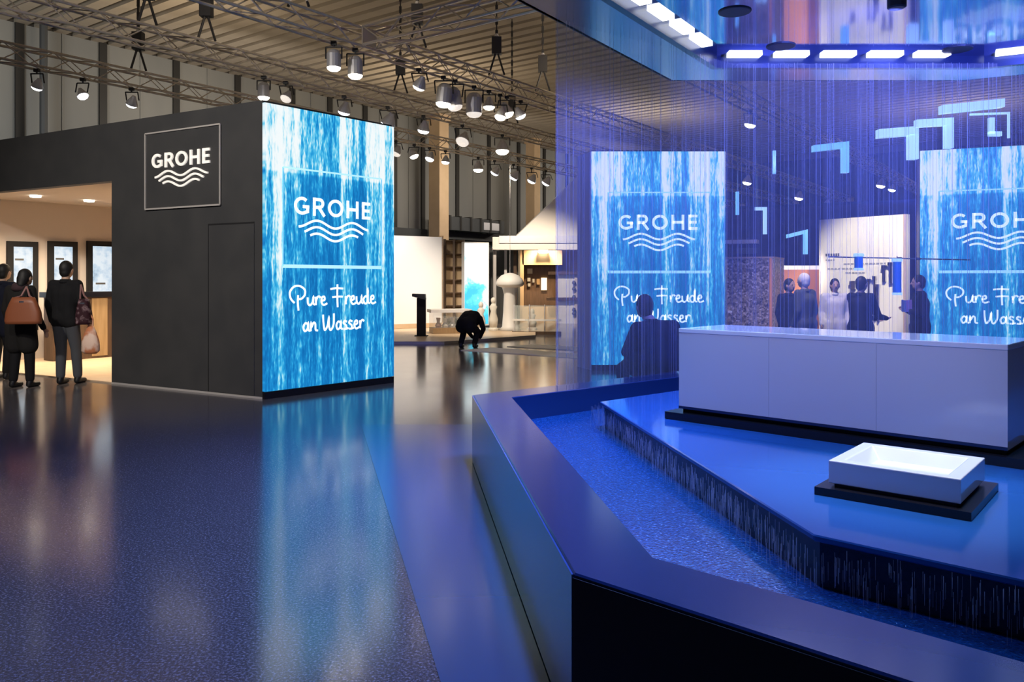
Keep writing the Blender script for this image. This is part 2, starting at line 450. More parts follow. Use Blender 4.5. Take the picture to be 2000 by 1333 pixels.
# long side wall: panels between dark mullions
VW = 23.7
wall = struct('wall_left', MB().bar(H(48,VW+0.06), H(-12,VW+0.06), -0.25, 0, CZ+0.3), 'roof_void')
px_m = [37, 200, 343, 463, 570, 643, 712, 770, 825, 892, 954, 1012, 1062, 1106, 1145, 1180]
us = sorted([on_line(p, VW)[1] for p in px_m])
step0 = us[1]-us[0]
us = [us[0]-step0*2, us[0]-step0] + us + [45.0]
for a_, b_ in zip(us, us[1:]):
    w_ = b_-a_
    obj('wall_panel', MB().bar(H(b_-0.06,VW), H(a_+0.06,VW), -0.06, 3.65, CZ), 'wall_panel', wall)
    if w_ > 0.8: obj('seam_cover', MB().bar(H((a_+b_)/2+0.02,VW-0.03), H((a_+b_)/2-0.02,VW-0.03), -0.015, 3.65, CZ), 'wall_panel', wall)
    obj('mullion', MB().bar(H(a_+0.11,VW-0.07), H(a_-0.11,VW-0.07), -0.13, 0, CZ), 'mullion', wall)
    pn = obj('window_pane', MB().bar(H(b_-0.25,VW-0.01), H(a_+0.25,VW-0.01), -0.05, 0.6, 3.25), 'window_glass', wall)
obj('transom_beam', MB().bar(H(45,VW-0.4), H(-6,VW-0.4), -0.4, 3.3, 3.65), 'beam', wall)
pt, u_ = on_line(85, VW-0.5)
obj('conduit', MB().tube(H(u_,VW-0.5,0), H(u_,VW-0.5,CZ), 0.10, n=8), 'beam', wall)
# end wall of the hall with hanging dark drape folds
wb = struct('wall_back', MB().bar(H(45.3,24), H(45.3,-24), 0.3, 0, CZ+0.3), 'roof_void')
dr = MB()
n = 150
for i in range(n):
    v0 = 23.5 - i*0.30
    q = [H(45.25,v0), H(45.0,v0-0.06), H(45.0,v0-0.20), H(45.25,v0-0.28)]
    dr.hexa([(p.x,p.y,0) for p in q], [(p.x,p.y,CZ-0.4) for p in q])
obj('drape', dr, 'navy_drape', wb, kind='stuff')

# free standing columns by the long wall
for px, w_, lab in ((857, 0.30, 'square tan column by the panelled hall wall, nearest the screen block'), (1041, 0.26, 'square tan column by the hall wall above the white pavilion')):
    p, u_ = on_line(px, VW-1.2)
    t = thing('column', H(u_,VW-1.2), lab, 'column')
    sh = MB(); q = [H(u_+a*w_,VW-1.2+b*w_) for a, b in ((-1,-1),(1,-1),(1,1),(-1,1))]; sh.prism(q, 0.3, CZ-0.25); obj('shaft', sh, 'column', t)
    q = [H(u_+a*w_*1.2,VW-1.2+b*w_*1.2) for a, b in ((-1,-1),(1,-1),(1,1),(-1,1))]
    obj('base', MB().prism(q, 0.0, 0.3), 'column', t); obj('head_plate', MB().prism(q, CZ-0.25, CZ), 'column', t)
# air duct on the transom
_, u0 = on_line(868, VW-1.0); _, u1 = on_line(985, VW-1.0)
t = thing('air_duct', H((u0+u1)/2, VW-1.0, 3.66), 'grey rectangular air duct with ribs above the transom beam', 'duct')
obj('body', MB().bar(H(u1,VW-1.0), H(u0,VW-1.0), -0.55, 3.66, 4.25), 'beam', t)
for i in range(6):
    uu = u0 + (u1-u0)*(i+0.5)/6
    obj('rib', MB().bar(H(uu+0.06,VW-1.04), H(uu-0.06,VW-1.04), -0.63, 3.65, 4.30), 'mullion', t)
obj('grille', MB().bar(H(u1-0.3,VW-1.02), H(u1-1.6,VW-1.02), -0.03, 3.78, 4.12), 'lamp_silver', t)

# ================================================================== TRUSSES, HOISTS, SPOTLIGHTS
TZ = 5.5
def truss(label, along, c, a0, a1, z=TZ, s=0.15):
    pt_ = (lambda t, o, h: H(t, c+o, z+h)) if along == 'u' else (lambda t, o, h: H(c+o, t, z+h))
    b = pt_((a0+a1)/2, 0, 0)
    t = thing('lighting_truss', b, label, 'truss', group='aluminium box trusses under the hall roof')
    cs = [(-s,-s),(s,-s),(s,s),(-s,s)]
    for o, h in cs: obj('chord', MB().tube(pt_(a0,o,h), pt_(a1,o,h), 0.024, n=6), 'truss_metal', t)
    web = MB(); n = int((a1-a0)/0.42); st = (a1-a0)/n
    for i in range(n):
        x0, x1 = a0+i*st, a0+(i+1)*st
        for k in range(4):
            p, q = cs[k], cs[(k+1)%4]
            if (i+k) % 2: p, q = q, p
            web.tube(pt_(x0,*p), pt_(x1,*q), 0.011, n=4, caps=False)
    obj('lattice', web, 'truss_metal', t, kind='stuff')
    for x in (a0, a1): obj('end_plate', MB().add([pt_(x,*q) for q in cs] + [pt_(x+0.03,*q) for q in cs], [(0,1,2,3),(7,6,5,4),(0,4,5,1),(1,5,6,2),(2,6,7,3),(3,7,4,0)]), 'truss_metal', t)
    return t
V1, V2, V3, V6 = 15.5, 12.58, 9.85, 6.2
truss('long truss nearest the panelled hall wall, above the dark stand roof', 'u', V1, -2, 43)
truss('long truss passing just behind the top of the screen block', 'u', V2, -1, 43)
truss('long truss carrying the pair of big bright floodlights', 'u', V3, 3, 43)
truss('long truss seen through the falling water above the towers', 'u', V6, 12, 43)
truss('short cross truss meeting the long one beside the floodlight pair', 'v', 9.25, 3.2, V3-0.21)

def truss_pt(px, v): 
    p, u = on_line(px, v); return p, u
def hoist(px, v, label, drop=0.0, zt=TZ):
    p, u = on_line(px, v)
    t = thing('chain_hoist', (p.x, p.y, zt+0.17), label, 'hoist', group='black chain hoists holding the trusses')
    b = MB(); b.box(-0.10,0.10,-0.08,0.08,0.45,0.80); obj('motor', b, 'lamp_dark', t, local=True)
    c = MB()
    z = 0.80; i = 0
    while z < CZ-zt-0.17-0.02:
        if i % 2: c.box(-0.012,0.012,-0.028,0.028,z,z+0.15)
        else: c.box(-0.028,0.028,-0.012,0.012,z,z+0.15)
        z += 0.13; i += 1
    obj('chain', c, 'lamp_dark', t, local=True, kind='stuff')
    s_ = MB().path([(-0.16,0,0.025),(-0.03,0,0.45)], 0.022).path([(0.16,0,0.025),(0.03,0,0.45)], 0.022)
    obj('sling', s_, 'lamp_dark', t, local=True)
    h = MB().lathe((0,0,0.78), [(0.03,0),(0.05,0.04),(0.03,0.09)], 10); obj('hook', h, 'lamp_silver', t, local=True)
    return t
for px, v, lab in ((270, V1, 'black chain hoist on the wall-side truss left of the sign'), (403, V2, 'black chain hoist straight above the square sign'),
                   (475, V3, 'black chain hoist at upper left on the floodlight truss'), (583, V3, 'black chain hoist just left of the big floodlight pair'),
                   (815, V3, 'black chain hoist right of the cross truss joint'), (782, V2, 'black chain hoist behind the right edge of the screen'),
                   (970, V3, 'black chain hoist over the middle lamp cluster'), (1060, V3, 'black chain hoist beside the left edge of the rain'),
                   (1000, V2, 'black chain hoist on the middle truss above the pavilion'), (287, V2, 'black chain hoist left of the square sign frame')):
    hoist(px, v, lab)

def spotlight(px, py, v, label, lens='lens_warm', size=0.11, tilt=(0,0), kind='can', power=0, target=None, col=WARM, angle=70):
    p, u = on_line(px, v); z = CAMZ + (HY-py)/FPX*p.y
    z = min(z, TZ-0.17-0.09-max(size*(2.5 if kind == 'can' else 1.7)*1.15, 0.25))
    t = thing('spotlight', (p.x, p.y, z), label, 'spotlight', group='stage spotlights on the trusses')
    r = size; L = r*2.5
    ax = Vector((tilt[0], tilt[1], 1.0)).normalized()
    o = Vector((0,0,0))
    if kind == 'can':
        prof = [(r*0.98,0.0),(r,r*0.15),(r,L*0.75),(r*0.75,L*0.92),(r*0.5,L)]
    else:
        prof = [(r*1.05,0.0),(r*0.98,r*0.3),(r*0.72,r*0.9),(r*0.45,r*1.35),(r*0.32,r*1.7)]
        L = r*1.7
    obj('housing', MB().lathe(o, prof, 16, ax), 'lamp_silver', t, local=True, smooth=False)
    obj('lens', MB().lathe(o, [(r*0.30,-r*0.52),(r*0.62,-r*0.44),(r*0.88,-r*0.22),(r*0.96,-0.003),(r*0.90,0.01)], 16, ax), lens, t, local=True)
    m_ = ax*L*0.5; top = TZ-0.17-z
    y = MB(); hh = max(L*1.15, 0.25)
    y.path([m_+Vector((-r*1.12,0,0)), Vector((-r*1.12,0,hh)), Vector((r*1.12,0,hh)), m_+Vector((r*1.12,0,0))], 0.013, 5)
    obj('yoke', y, 'lamp_dark', t, local=True)
    k = MB()
    if top > hh: k.tube((0,0,hh), (0,0,top), 0.016, n=6)
    k.box(-0.045,0.045,-0.035,0.035, max(top-0.06,hh), max(top-0.002,hh+0.05)); obj('clamp', k, 'lamp_dark', t, local=True)
    if power:
        lz = Vector((p.x,p.y,z)) - ax*0.06
        spot('spotlight_beam', lz, target if target else lz - ax*3, power, col, angle, 0.7, r*0.8)
    return t
ORD = ['first','second','third','fourth','fifth','sixth','seventh','eighth','ninth','tenth','eleventh','twelfth']
# on the wall-side truss
sp1 = [(72,163,0.10,'lens_cool',(0.5,-0.3)),(162,188,0.10,'lens_cool',(-0.5,0.2)),(257,195,0.11,'lens_cool',(0.5,-0.4))]
for i, (px,py,r,l,tl) in enumerate(sp1):
    spotlight(px, py, V1, 'small tilted spotlight above the dark stand, %s from the left edge' % ORD[i], l, r, tl, 'par')
sp5 = [(773,297,0.14,'lens_dim',(0.4,0.2)),(809,300,0.13,'lens_warm',(-0.4,0.1)),(839,303,0.13,'lens_cool',(0.3,0.2)),(870,317,0.12,'lens_cool',(0.1,0)),
       (934,320,0.16,'lens_warm',(0,0)),(966,338,0.14,'lens_cool',(0.6,-0.3)),(1003,347,0.15,'lens_cool',(0.6,-0.3)),(1038,354,0.15,'lens_cool',(0.5,-0.2)),(1066,358,0.15,'lens_cool',(0.6,-0.3))]
for i, (px,py,r,l,tl) in enumerate(sp5):
    spotlight(px, py, V1, '%s spotlight right of the screen in the low far row' % ORD[i], l, r, tl, 'par')
sp2 = [(515,168,0.11,'lens_warm',(0,0),'can'),(558,172,0.11,'lens_dim',(0.3,0.5),'par'),(672,208,0.13,'lens_cool',(0.3,-0.3),'par'),(757,232,0.16,'lens_cool',(0.5,-0.3),'par'),
       (827,248,0.14,'lens_cool',(0.2,-0.2),'par'),(903,268,0.17,'lens_dim',(0.3,0.6),'par'),(981,276,0.18,'lens_warm',(0,0.1),'par')]
for i, (px,py,r,l,tl,kd) in enumerate(sp2):
    spotlight(px, py, V2, '%s spotlight from the left along the truss behind the screen top' % ORD[i], l, r, tl, kd)
spotlight(652, 110, V3, 'big bright floodlight can, left one of the pair', 'lens_warm', 0.115, (0,0), 'can', 260, None, WARM, 95)
spotlight(694, 111, V3, 'big bright floodlight can, right one of the pair', 'lens_warm', 0.125, (0,0), 'can', 260, None, WARM, 95)
sp3 = [(818,148,0.12,'lens_warm',(0.5,-0.4),'par'),(866,163,0.15,'lens_warm',(0.1,0),'can'),(889,166,0.15,'lens_dim',(-0.2,0),'can'),(926,182,0.16,'lens_dim',(0,0),'can'),
       (955,194,0.12,'lens_warm',(0,0),'par'),(990,200,0.15,'lens_warm',(-0.3,0),'par'),(977,229,0.12,'lens_warm',(0.2,0.2),'par'),(1017,212,0.12,'lens_cool',(-0.5,-0.2),'par')]
for i, (px,py,r,l,tl,kd) in enumerate(sp3):
    spotlight(px, py, V3, '%s lamp in the cluster right of the floodlight pair' % ORD[i], l, r, tl, kd)
sp6 = [(1230,276,0.13,'lens_cool',V2),(1290,292,0.13,'lens_cool',V2),(1465,232,0.13,'lens_warm',V6),(1459,320,0.16,'lens_warm',V3),(1560,312,0.18,'lens_warm',V3),
       (1614,310,0.20,'lens_warm',V3),(1720,295,0.16,'lens_warm',V6),(1742,243,0.14,'lens_cool',V6),(1830,190,0.20,'lens_warm',V6)]
wh = ['above the left part of the middle tower','above the centre of the middle tower','high between the middle and right towers','low beside the right edge of the middle tower','left of the hanging acrylic bend',
      'under the hanging acrylic bend','left of the square acrylic loops','just above the long acrylic bar','under the canopy edge above the acrylic loops']
for (px,py,r,l,v), w_ in zip(sp6, wh):
    spotlight(px, py, v, 'spotlight seen through the falling water, '+w_, l, r, (0.2,-0.1), 'par')

# ================================================================== LETTERING
def arc(cx, cy, rx, ry, a0, a1, n=18):
    return [(cx+rx*math.cos(R(a0+(a1-a0)*i/n)), cy+ry*math.sin(R(a0+(a1-a0)*i/n))) for i in range(n+1)]
def word_strokes():
    """five capitals, cap height 1; returns list of (points, closed), total width"""
    out = []; x = 0; h = 0.10
    G_ = arc(0.47,0.5,0.38,0.40,48,300,16) + [(0.80,0.20),(0.80,0.50)]
    out.append(([(x+a,b) for a,b in G_], False)); out.append(([(x+0.52,0.46),(x+0.89,0.46)], False)); x += 1.10
    out.append(([(x+0.1,0),(x+0.1,1)], False))
    out.append(([(x+0.1,0.91),(x+0.42,0.91)]+[(x+a,b) for a,b in arc(0.42,0.70,0.20,0.21,80,-80,8)]+[(x+0.1,0.47)], False))
    out.append(([(x+0.38,0.47),(x+0.72,0.0)], False)); x += 0.92
    out.append(([(x+a,b) for a,b in arc(0.50,0.5,0.40,0.41,0,360,26)[:-1]], True)); x += 1.18
    out += [([(x+0.1,0),(x+0.1,1)], False), ([(x+0.72,0),(x+0.72,1)], False), ([(x+0.1,0.5),(x+0.72,0.5)], False)]; x += 1.02
    out += [([(x+0.1,0),(x+0.1,1)], False), ([(x+0.1,0.91),(x+0.58,0.91)], False), ([(x+0.1,0.5),(x+0.53,0.5)], False), ([(x+0.1,0.09),(x+0.58,0.09)], False)]; x += 0.62
    return out, x
def logo(parent, fw, fmap, m_letter, m_frame, thin, thick, m_side=None):
    """framed mark: fw frame width, local (0,0) is the frame's lower left corner"""
    fh = fw/1.284
    st, tw = word_strokes()
    X0, X1, Y0, Y1 = 0.10*fw, 0.88*fw, fh*(1-0.47), fh*(1-0.28)
    sx, sy = (X1-X0)/tw, (Y1-Y0)
    t = MB()
    for pts, cl in st:
        t.ribbon([(X0+a*sx, Y0+b*sy) for a, b in pts], 0.175*min(sx,sy), fmap, 0.02, cl)
    obj('lettering', t, m_letter, parent, local=True)
    for k in range(3):
        wl = fw*(0.145 + 0.055*k); wr = fw*(0.85 - 0.055*k)
        yb = fh*(1-0.555-0.068*k); n = 40; pts = []
        for i in range(n+1):
            x = wl+(wr-wl)*i/n
            ph = (x/fw-0.5)/0.36*2*math.pi*0.5
            pts.append((x, yb - fh*0.036*math.cos(ph*2)))
        obj('wave_line', MB().ribbon(pts, fh*0.024, fmap, 0.02), m_letter, parent, local=True)
    obj('frame_line', MB().ribbon([(0,fh),(fw,fh)], thin, fmap, 0.015), m_frame, parent, local=True)
    obj('frame_line', MB().ribbon([(0,0),(fw,0)], thick, fmap, 0.015), m_frame, parent, local=True)
    for x in (0, fw): obj('frame_line', MB().ribbon([(x,0),(x,fh)], thin*0.8, fmap, 0.015), m_side or m_frame, parent, local=True)

def smooth_pts(p, k=5):
    out = []; n = len(p)
    for i in range(n-1):
        p0 = p[max(i-1,0)]; p1 = p[i]; p2 = p[i+1]; p3 = p[min(i+2,n-1)]
        for j in range(k):
            t = j/k; t2, t3 = t*t, t*t*t
            out.append(tuple(0.5*(2*p1[c]+(-p0[c]+p2[c])*t+(2*p0[c]-5*p1[c]+4*p2[c]-p3[c])*t2+(-p0[c]+3*p1[c]-3*p2[c]+p3[c])*t3) for c in (0,1)))
    out.append(p[-1]); return out
# brush script, x-height 1
GL = {
 'P': (2.15, [[(0.35,0.35),(-0.15,0.9),(-0.25,1.7),(0.3,2.35),(1.1,2.4),(1.75,1.95),(1.75,1.3),(1.3,0.85),(0.95,0.8)], [(0.85,1.3),(0.8,0.4),(0.9,-0.6)]]),
 'u': (1.05, [[(0.0,1.0),(0.05,0.25),(0.35,0.02),(0.7,0.4),(0.8,1.0),(0.8,0.25),(1.05,0.05)]]),
 'r': (0.80, [[(0.05,1.05),(0.12,0.5),(0.12,0.0)],[(0.12,0.45),(0.30,0.95),(0.55,1.10),(0.78,0.92)]]),
 'e': (0.95, [[(0.05,0.5),(0.55,0.65),(0.5,1.05),(0.2,0.95),(0.1,0.4),(0.4,0.0),(0.95,0.2)]]),
 'F': (1.9, [[(-0.3,2.0),(0.5,2.1),(1.6,2.05)], [(0.75,2.6),(0.72,1.2),(0.78,-0.35)], [(0.0,0.95),(0.8,1.02),(1.55,1.0)]]),
 'd': (1.1, [[(0.75,0.75),(0.4,1.0),(0.05,0.6),(0.25,0.05),(0.65,0.25),(0.75,1.9),(0.78,0.3),(1.1,0.05)]]),
 'a': (1.1, [[(0.75,0.8),(0.4,1.05),(0.05,0.6),(0.25,0.05),(0.65,0.3),(0.78,1.0),(0.8,0.2),(1.1,0.05)]]),
 'n': (1.15, [[(0.05,0.0),(0.1,1.0),(0.15,0.5),(0.5,1.05),(0.75,0.85),(0.8,0.15),(1.15,0.05)]]),
 'W': (2.1, [[(0.05,2.0),(0.1,1.0),(0.3,0.05),(0.75,0.6),(0.95,1.6),(0.98,0.5),(1.25,0.0),(1.7,0.7),(1.75,2.1)]]),
 's': (0.9, [[(0.65,0.95),(0.3,1.1),(0.12,0.8),(0.55,0.45),(0.5,0.05),(0.1,0.05)], [(0.45,0.03),(0.9,0.12)]]),
 ' ': (0.75, []),
}
def script(parent, text, x0, x1, y0, xh, fmap, m_, w):
    tot = sum(GL[c][0] for c in text); sx = (x1-x0)/tot; x = x0; mb = MB()
    for c in text:
        adv, strokes = GL[c]
        for s_ in strokes: mb.ribbon(smooth_pts([(x+a*sx, y0+b*xh) for a, b in s_]), w, fmap, 0.015)
        x += adv*sx
    obj('script_lettering', mb, m_, parent, local=True)

def led_screen(parent, wd, ht, z0):
    """parent is rotated so that local +x runs along the face and -y is its front"""
    sc = obj('led_screen', MB().box(0,wd,-0.05,0.0,z0,z0+ht), 'led_waterfall', parent, local=True)
    fx = 0.123*wd; fw = 0.765*wd; fh = fw/1.284; fy = z0+ht*(1-0.565)
    fm = lambda x, y, o: Vector((fx+x, -0.052-o*0.3, fy+y))
    logo(sc, fw, fm, 'led_letter', 'led_line', 0.022, 0.045, 'led_line_faint')
    fm2 = lambda x, y, o: Vector((x, -0.052-o*0.3, y))
    script(sc, 'Pure Freude', 0.185*wd, 0.84*wd, z0+ht*(1-0.706), 0.105, fm2, 'led_letter', 0.026)
    script(sc, 'an Wasser', 0.265*wd, 0.74*wd, z0+ht*(1-0.80), 0.105, fm2, 'led_letter', 0.026)
    return sc

# ================================================================== DARK STAND WITH CORNER SCREEN (left)
C0 = Vector((-3.11, 9.89)); CR = Vector((-1.744, 11.50))       # front corner, right end of the screen face
wd_dir = Vector((-2.61, 1.45)).normalized()
C1 = C0 + wd_dir*2.986                                          # left end of the solid wall = doorway edge
C2 = C0 + wd_dir*9.0
TOP = 3.73
stand = thing('exhibition_stand', (C0.x, C0.y, 0), 'dark grey exhibition stand with a framed sign and open doorway', 'stand')
inn = Vector((-wd_dir.y, wd_dir.x))*-1                          # into the stand
if inn.y < 0: inn = -inn
def slab(a, b, th, z0, z1):
    n_ = inn*th; q = [a, b, b+n_, a+n_]
    return MB().hexa([(p.x,p.y,z0) for p in q], [(p.x,p.y,z1) for p in q])
obj('front_wall', slab(C0, C1, 0.14, 0.025, TOP), 'black_wall', stand)
obj('header', slab(C1, C2, 0.14, 2.90, TOP), 'black_wall', stand)
obj('skirting', slab(C0-inn*0.004, C1-inn*0.004, 0.1, 0.0, 0.025), 'sign_line', stand)
# hidden service door in the wall, a fine recessed joint line
def wall_s(px):   # distance along the wall for an image column
    k = (px-CX)/FPX; return (k*C0.y - C0.x)/(wd_dir.x - k*wd_dir.y)
s_d0, s_d1 = wall_s(409), wall_s(497)
fmw = lambda x, y, o: Vector((C0.x+wd_dir.x*x - inn.x*(o+0.001), C0.y+wd_dir.y*x - inn.y*(o+0.001), y))-Vector((C0.x,C0.y,0))
dz = CAMZ + (HY-441)/FPX*(C0.y+wd_dir.y*s_d0)
obj('door_leaf', MB().add([fmw(a,b,o) for o in (0.008,-0.03) for a,b in ((s_d0,0.03),(s_d1,0.03),(s_d1,dz),(s_d0,dz))],
    [(0,1,2,3),(7,6,5,4),(0,4,5,1),(1,5,6,2),(2,6,7,3),(3,7,4,0)]), 'black_wall', stand, local=True)
obj('door_joint', MB().ribbon([(s_d0+0.012,0.03),(s_d0+0.012,dz+0.012),(s_d1,dz+0.012)], 0.022, fmw, 0.003), 'black_matt', stand, local=True)
# framed sign; local x runs left to right, so flip
s_l, s_r = wall_s(286), wall_s(432)
zt = CAMZ + (HY-253)/FPX*(C0.y+wd_dir.y*(s_l+s_r)/2); zb = CAMZ + (HY-405)/FPX*(C0.y+wd_dir.y*(s_l+s_r)/2)
fw_ = s_l - s_r
sgn = obj('sign_panel', MB().add([fmw(a,b,o) for o in (0.012,-0.02) for a,b in ((s_l,zb),(s_r,zb),(s_r,zt),(s_l,zt))],
    [(0,1,2,3),(7,6,5,4),(0,4,5,1),(1,5,6,2),(2,6,7,3),(3,7,4,0)]), 'black_wall', stand, local=True)
ky = (zt-zb)/(fw_/1.284)
fms = lambda x, y, o: fmw(s_l - x, zb + y*ky, 0.012+o)
logo(sgn, fw_, fms, 'sign_letter', 'sign_line', 0.022, 0.024)
# screen face
ds = (CR-C0); LW = ds.length; rz_s = math.atan2(ds.y, ds.x)
ns = Vector((-ds.y, ds.x)).normalized()      # to the back-left: inside
q = [C0, CR, CR+ns*0.14, C0+ns*0.14]
obj('screen_wall', MB().hexa([(p.x,p.y,0) for p in q], [(p.x,p.y,TOP) for p in q]), 'black_matt', stand)
sroot = thing('led_wall', (C0.x, C0.y, 0), 'tall waterfall screen wall on the corner of the dark stand', 'screen', rz_s)
led_screen(sroot, LW, 3.60, 0.095)
obj('plinth_strip', MB().box(0,LW,-0.05,0,0,0.09), 'black_gloss', sroot, local=True)
# far side of the stand and its roof
BK = 3.0
q = [C0+inn*0.1, C2+inn*0.1, C2+inn*BK, CR+ns*0.1]
obj('roof_deck', MB().prism([(p.x,p.y) for p in q], 3.0, 3.08), 'black_matt', stand)
hq1 = H(9.3,11.6); hq2 = H(9.3,15.9); hq3 = C0+wd_dir*7.52+inn*0.14; hq3 = Vector((hq3.x,hq3.y,0))
qi = [C0+inn*0.14+wd_dir*0.9, hq3.xy, hq2.xy, hq1.xy]
obj('room_ceiling', MB().prism([(p.x,p.y) for p in qi], 2.93, 2.99), 'room_ceiling', stand)
obj('room_floor', MB().prism([(p.x,p.y) for p in (C0+inn*0.02+wd_dir*0.9, (C0+wd_dir*7.52+inn*0.02), hq3.xy, hq2.xy, hq1.xy)], 0.0, 0.02), 'pale_wood_floor', stand)
VS = 15.8
sw = MB().bar(H(9.3,VS), hq3, -0.15, 0.02, 2.93); obj('room_side_wall', sw, 'beige_wall', stand)
e0 = H(9.3, 15.8); e1 = H(9.3, 11.6)
obj('room_end_wall', MB().bar(e0, e1, 0.14, 0.02, 2.93), 'beige_wall', stand)
rd = P(174, 391, 14.4); rd.z = 2.93
obj('downlight', MB().lathe((rd.x,rd.y,2.90), [(0.085,0),(0.09,0.03)], 18), 'lens_warm', stand)
spot('downlight_beam', (rd.x,rd.y,2.88), (rd.x,rd.y,0), 260, WARM, 120, 0.8, 0.1)
rl = H(7.2, 13.2); spot('downlight_beam', (rl.x,rl.y,2.88), (rl.x,rl.y,0), 420, WARM, 140, 0.8, 0.15)
obj('downlight', MB().lathe((rl.x,rl.y,2.90), [(0.085,0),(0.09,0.03)], 18), 'lens_warm', stand)
rl = H(6.2, 14.6); spot('downlight_beam', (rl.x,rl.y,2.88), (rl.x,rl.y,0), 420, WARM, 140, 0.8, 0.15)
obj('downlight', MB().lathe((rl.x,rl.y,2.90), [(0.085,0),(0.09,0.03)], 18), 'lens_warm', stand)
# three upright screens on the side wall
wsc = [('leftmost of the upright wall screens, black frame and pale picture', 12, 72), ('middle upright wall screen behind the man in the doorway', 92, 149), ('upright wall screen cut off by the doorway edge', 168, 234)]
for lab, a_, b_ in wsc:
    _, ua = on_line(a_, VS); _, ub = on_line(b_, VS)
    p, _ = on_line((a_+b_)/2, VS); z1 = CAMZ + (HY-472)/FPX*p.y; z0 = 0.55
    t = thing('wall_screen', H((ua+ub)/2, VS, z0), lab, 'screen')
    obj('case', MB().bar(H(ub,VS-0.002), H(ua,VS-0.002), 0.06, z0, z1), 'black_matt', t)
    o = obj('picture', MB().bar(H(ub-0.10,VS-0.055), H(ua+0.10,VS-0.055), 0.012, z0+0.1, z1-0.1), 'screen_picture', t)
    uw = (ub-ua)
    for k in range(3):
        c_ = ua + uw*(0.35+0.12*k); zz = z1-0.35-0.22*k - (0.5 if a_ > 150 else 0)
        obj('printed_bar', MB().bar(H(c_+uw*0.16,VS-0.068), H(c_-uw*0.12,VS-0.068), 0.004, zz, zz+0.035), 'print_dark', o)
# reception counter inside
cb = G(150, 696)
q0, q1 = P(104, 600, 14.2), P(236, 600, 15.2)
t = thing('reception_counter', ((q0.x+q1.x)/2, 15.0, 0.02), 'oak reception counter with a dark top inside the doorway', 'counter'); t.location.y = 14.7
dd = (Vector((q1.x,q1.y))-Vector((q0.x,q0.y))).normalized(); nn = Vector((-dd.y,dd.x))*0.36
a2, b2 = Vector((q0.x,q0.y)), Vector((q1.x,q1.y))
def quad(a, b, n_, z0, z1): 
    q = [a, b, b+n_, a+n_]; return MB().hexa([(p.x,p.y,z0) for p in q], [(p.x,p.y,z1) for p in q])
obj('carcass', quad(a2, b2, nn, 0.02, 1.16), 'walnut', t)
obj('front_panel', quad(a2+dd*0.68-nn*0.03, b2-dd*0.26-nn*0.03, nn*0.04, 0.06, 1.14), 'oak', t)
obj('worktop', quad(a2-dd*0.05-nn*0.12, b2+dd*0.05-nn*0.12, nn*1.3, 1.16, 1.26), 'black_gloss', t)

# ================================================================== WATERFALL TOWERS (middle, right)
def tower(x0, y0, ang, wd, label, depth, side_mat, slant):
    t = thing('screen_tower', (x0, y0, 0), label, 'screen tower', ang)
    led_screen(t, wd, 3.50, 0.09)
    b = MB().prism([(0,0),(wd,0),(wd-0.05,depth),(slant,depth)], 0.0, 3.60)
    obj('body', b, 'black_matt', t, local=True)
    sd = MB().hexa([(-0.012,-0.04,0),(0.0,0.0,0),(slant,depth,0),(slant-0.02,depth,0)], [(-0.012,-0.04,3.59),(0,0,3.59),(slant,depth,3.59),(slant-0.02,depth,3.59)])
    obj('side_face', sd, side_mat, t, local=True)
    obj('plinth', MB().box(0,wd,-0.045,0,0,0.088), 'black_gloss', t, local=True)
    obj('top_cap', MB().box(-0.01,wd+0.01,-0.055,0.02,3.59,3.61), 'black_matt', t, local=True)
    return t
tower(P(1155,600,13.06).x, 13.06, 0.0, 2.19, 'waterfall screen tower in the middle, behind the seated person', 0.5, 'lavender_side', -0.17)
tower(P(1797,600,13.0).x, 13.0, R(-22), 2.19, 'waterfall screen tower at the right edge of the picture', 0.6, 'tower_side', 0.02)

# ================================================================== WATER BASIN
A = (-0.318, 6.49); B = (0.20, 2.56); BZ = 0.55; WZ = 0.35
outer = [A, B, (1.90,0.97), (6.0,4.8), (6.0,8.65), (2.30,8.65)]
inner = inset(outer, 0.30)
basin = thing('water_basin', (2.6, 5.0, 0), 'polygonal blue water basin with a broad polished rim', 'basin')
shell = obj('rim_wall', MB().ring(outer, inner, 0.0, BZ), 'basin_shell', basin); bevel(shell, 0.006, 1)
fr = MB().bar(Vector(B)+Vector((-0.004,-0.006)), Vector(outer[2])+Vector((0.0,-0.006)), -0.003, 0.0, BZ-0.012)
obj('front_dark_face', fr, 'basin_front_shaded', basin)  # near-black colour stands in for the front wall's missing reflections
mat('basin_side_lit', (0.018,0.105,0.34), 0.16, 0, 0.6)  # bluer colour stands in for blue light on the basin's left face
obj('side_face', MB().bar(Vector(A)+Vector((-0.008,-0.001)), Vector(B)+Vector((-0.008,-0.001)), 0.006, 0.012, BZ-0.004), 'basin_side_lit', basin)
obj('basin_floor', MB().prism(inset(outer,0.29), 0.0, 0.06), 'tile_dark', basin)
obj('water', MB().prism(inset(outer,0.295), 0.061, WZ), 'moat_water', basin)
plat = [(0.681,6.135), (1.12,2.945), (1.61,2.50), (2.45,1.74), (5.3,4.6), (5.3,7.72), (2.55,7.72)]
pf = thing('display_platform', (2.8, 4.8, WZ), 'raised glossy blue platform with dark sides standing in the basin', 'platform')
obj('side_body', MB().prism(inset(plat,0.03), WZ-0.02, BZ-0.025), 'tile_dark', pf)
tp = obj('top_slab', MB().prism(plat, BZ-0.025, BZ), 'platform_top', pf); bevel(tp, 0.005, 1)

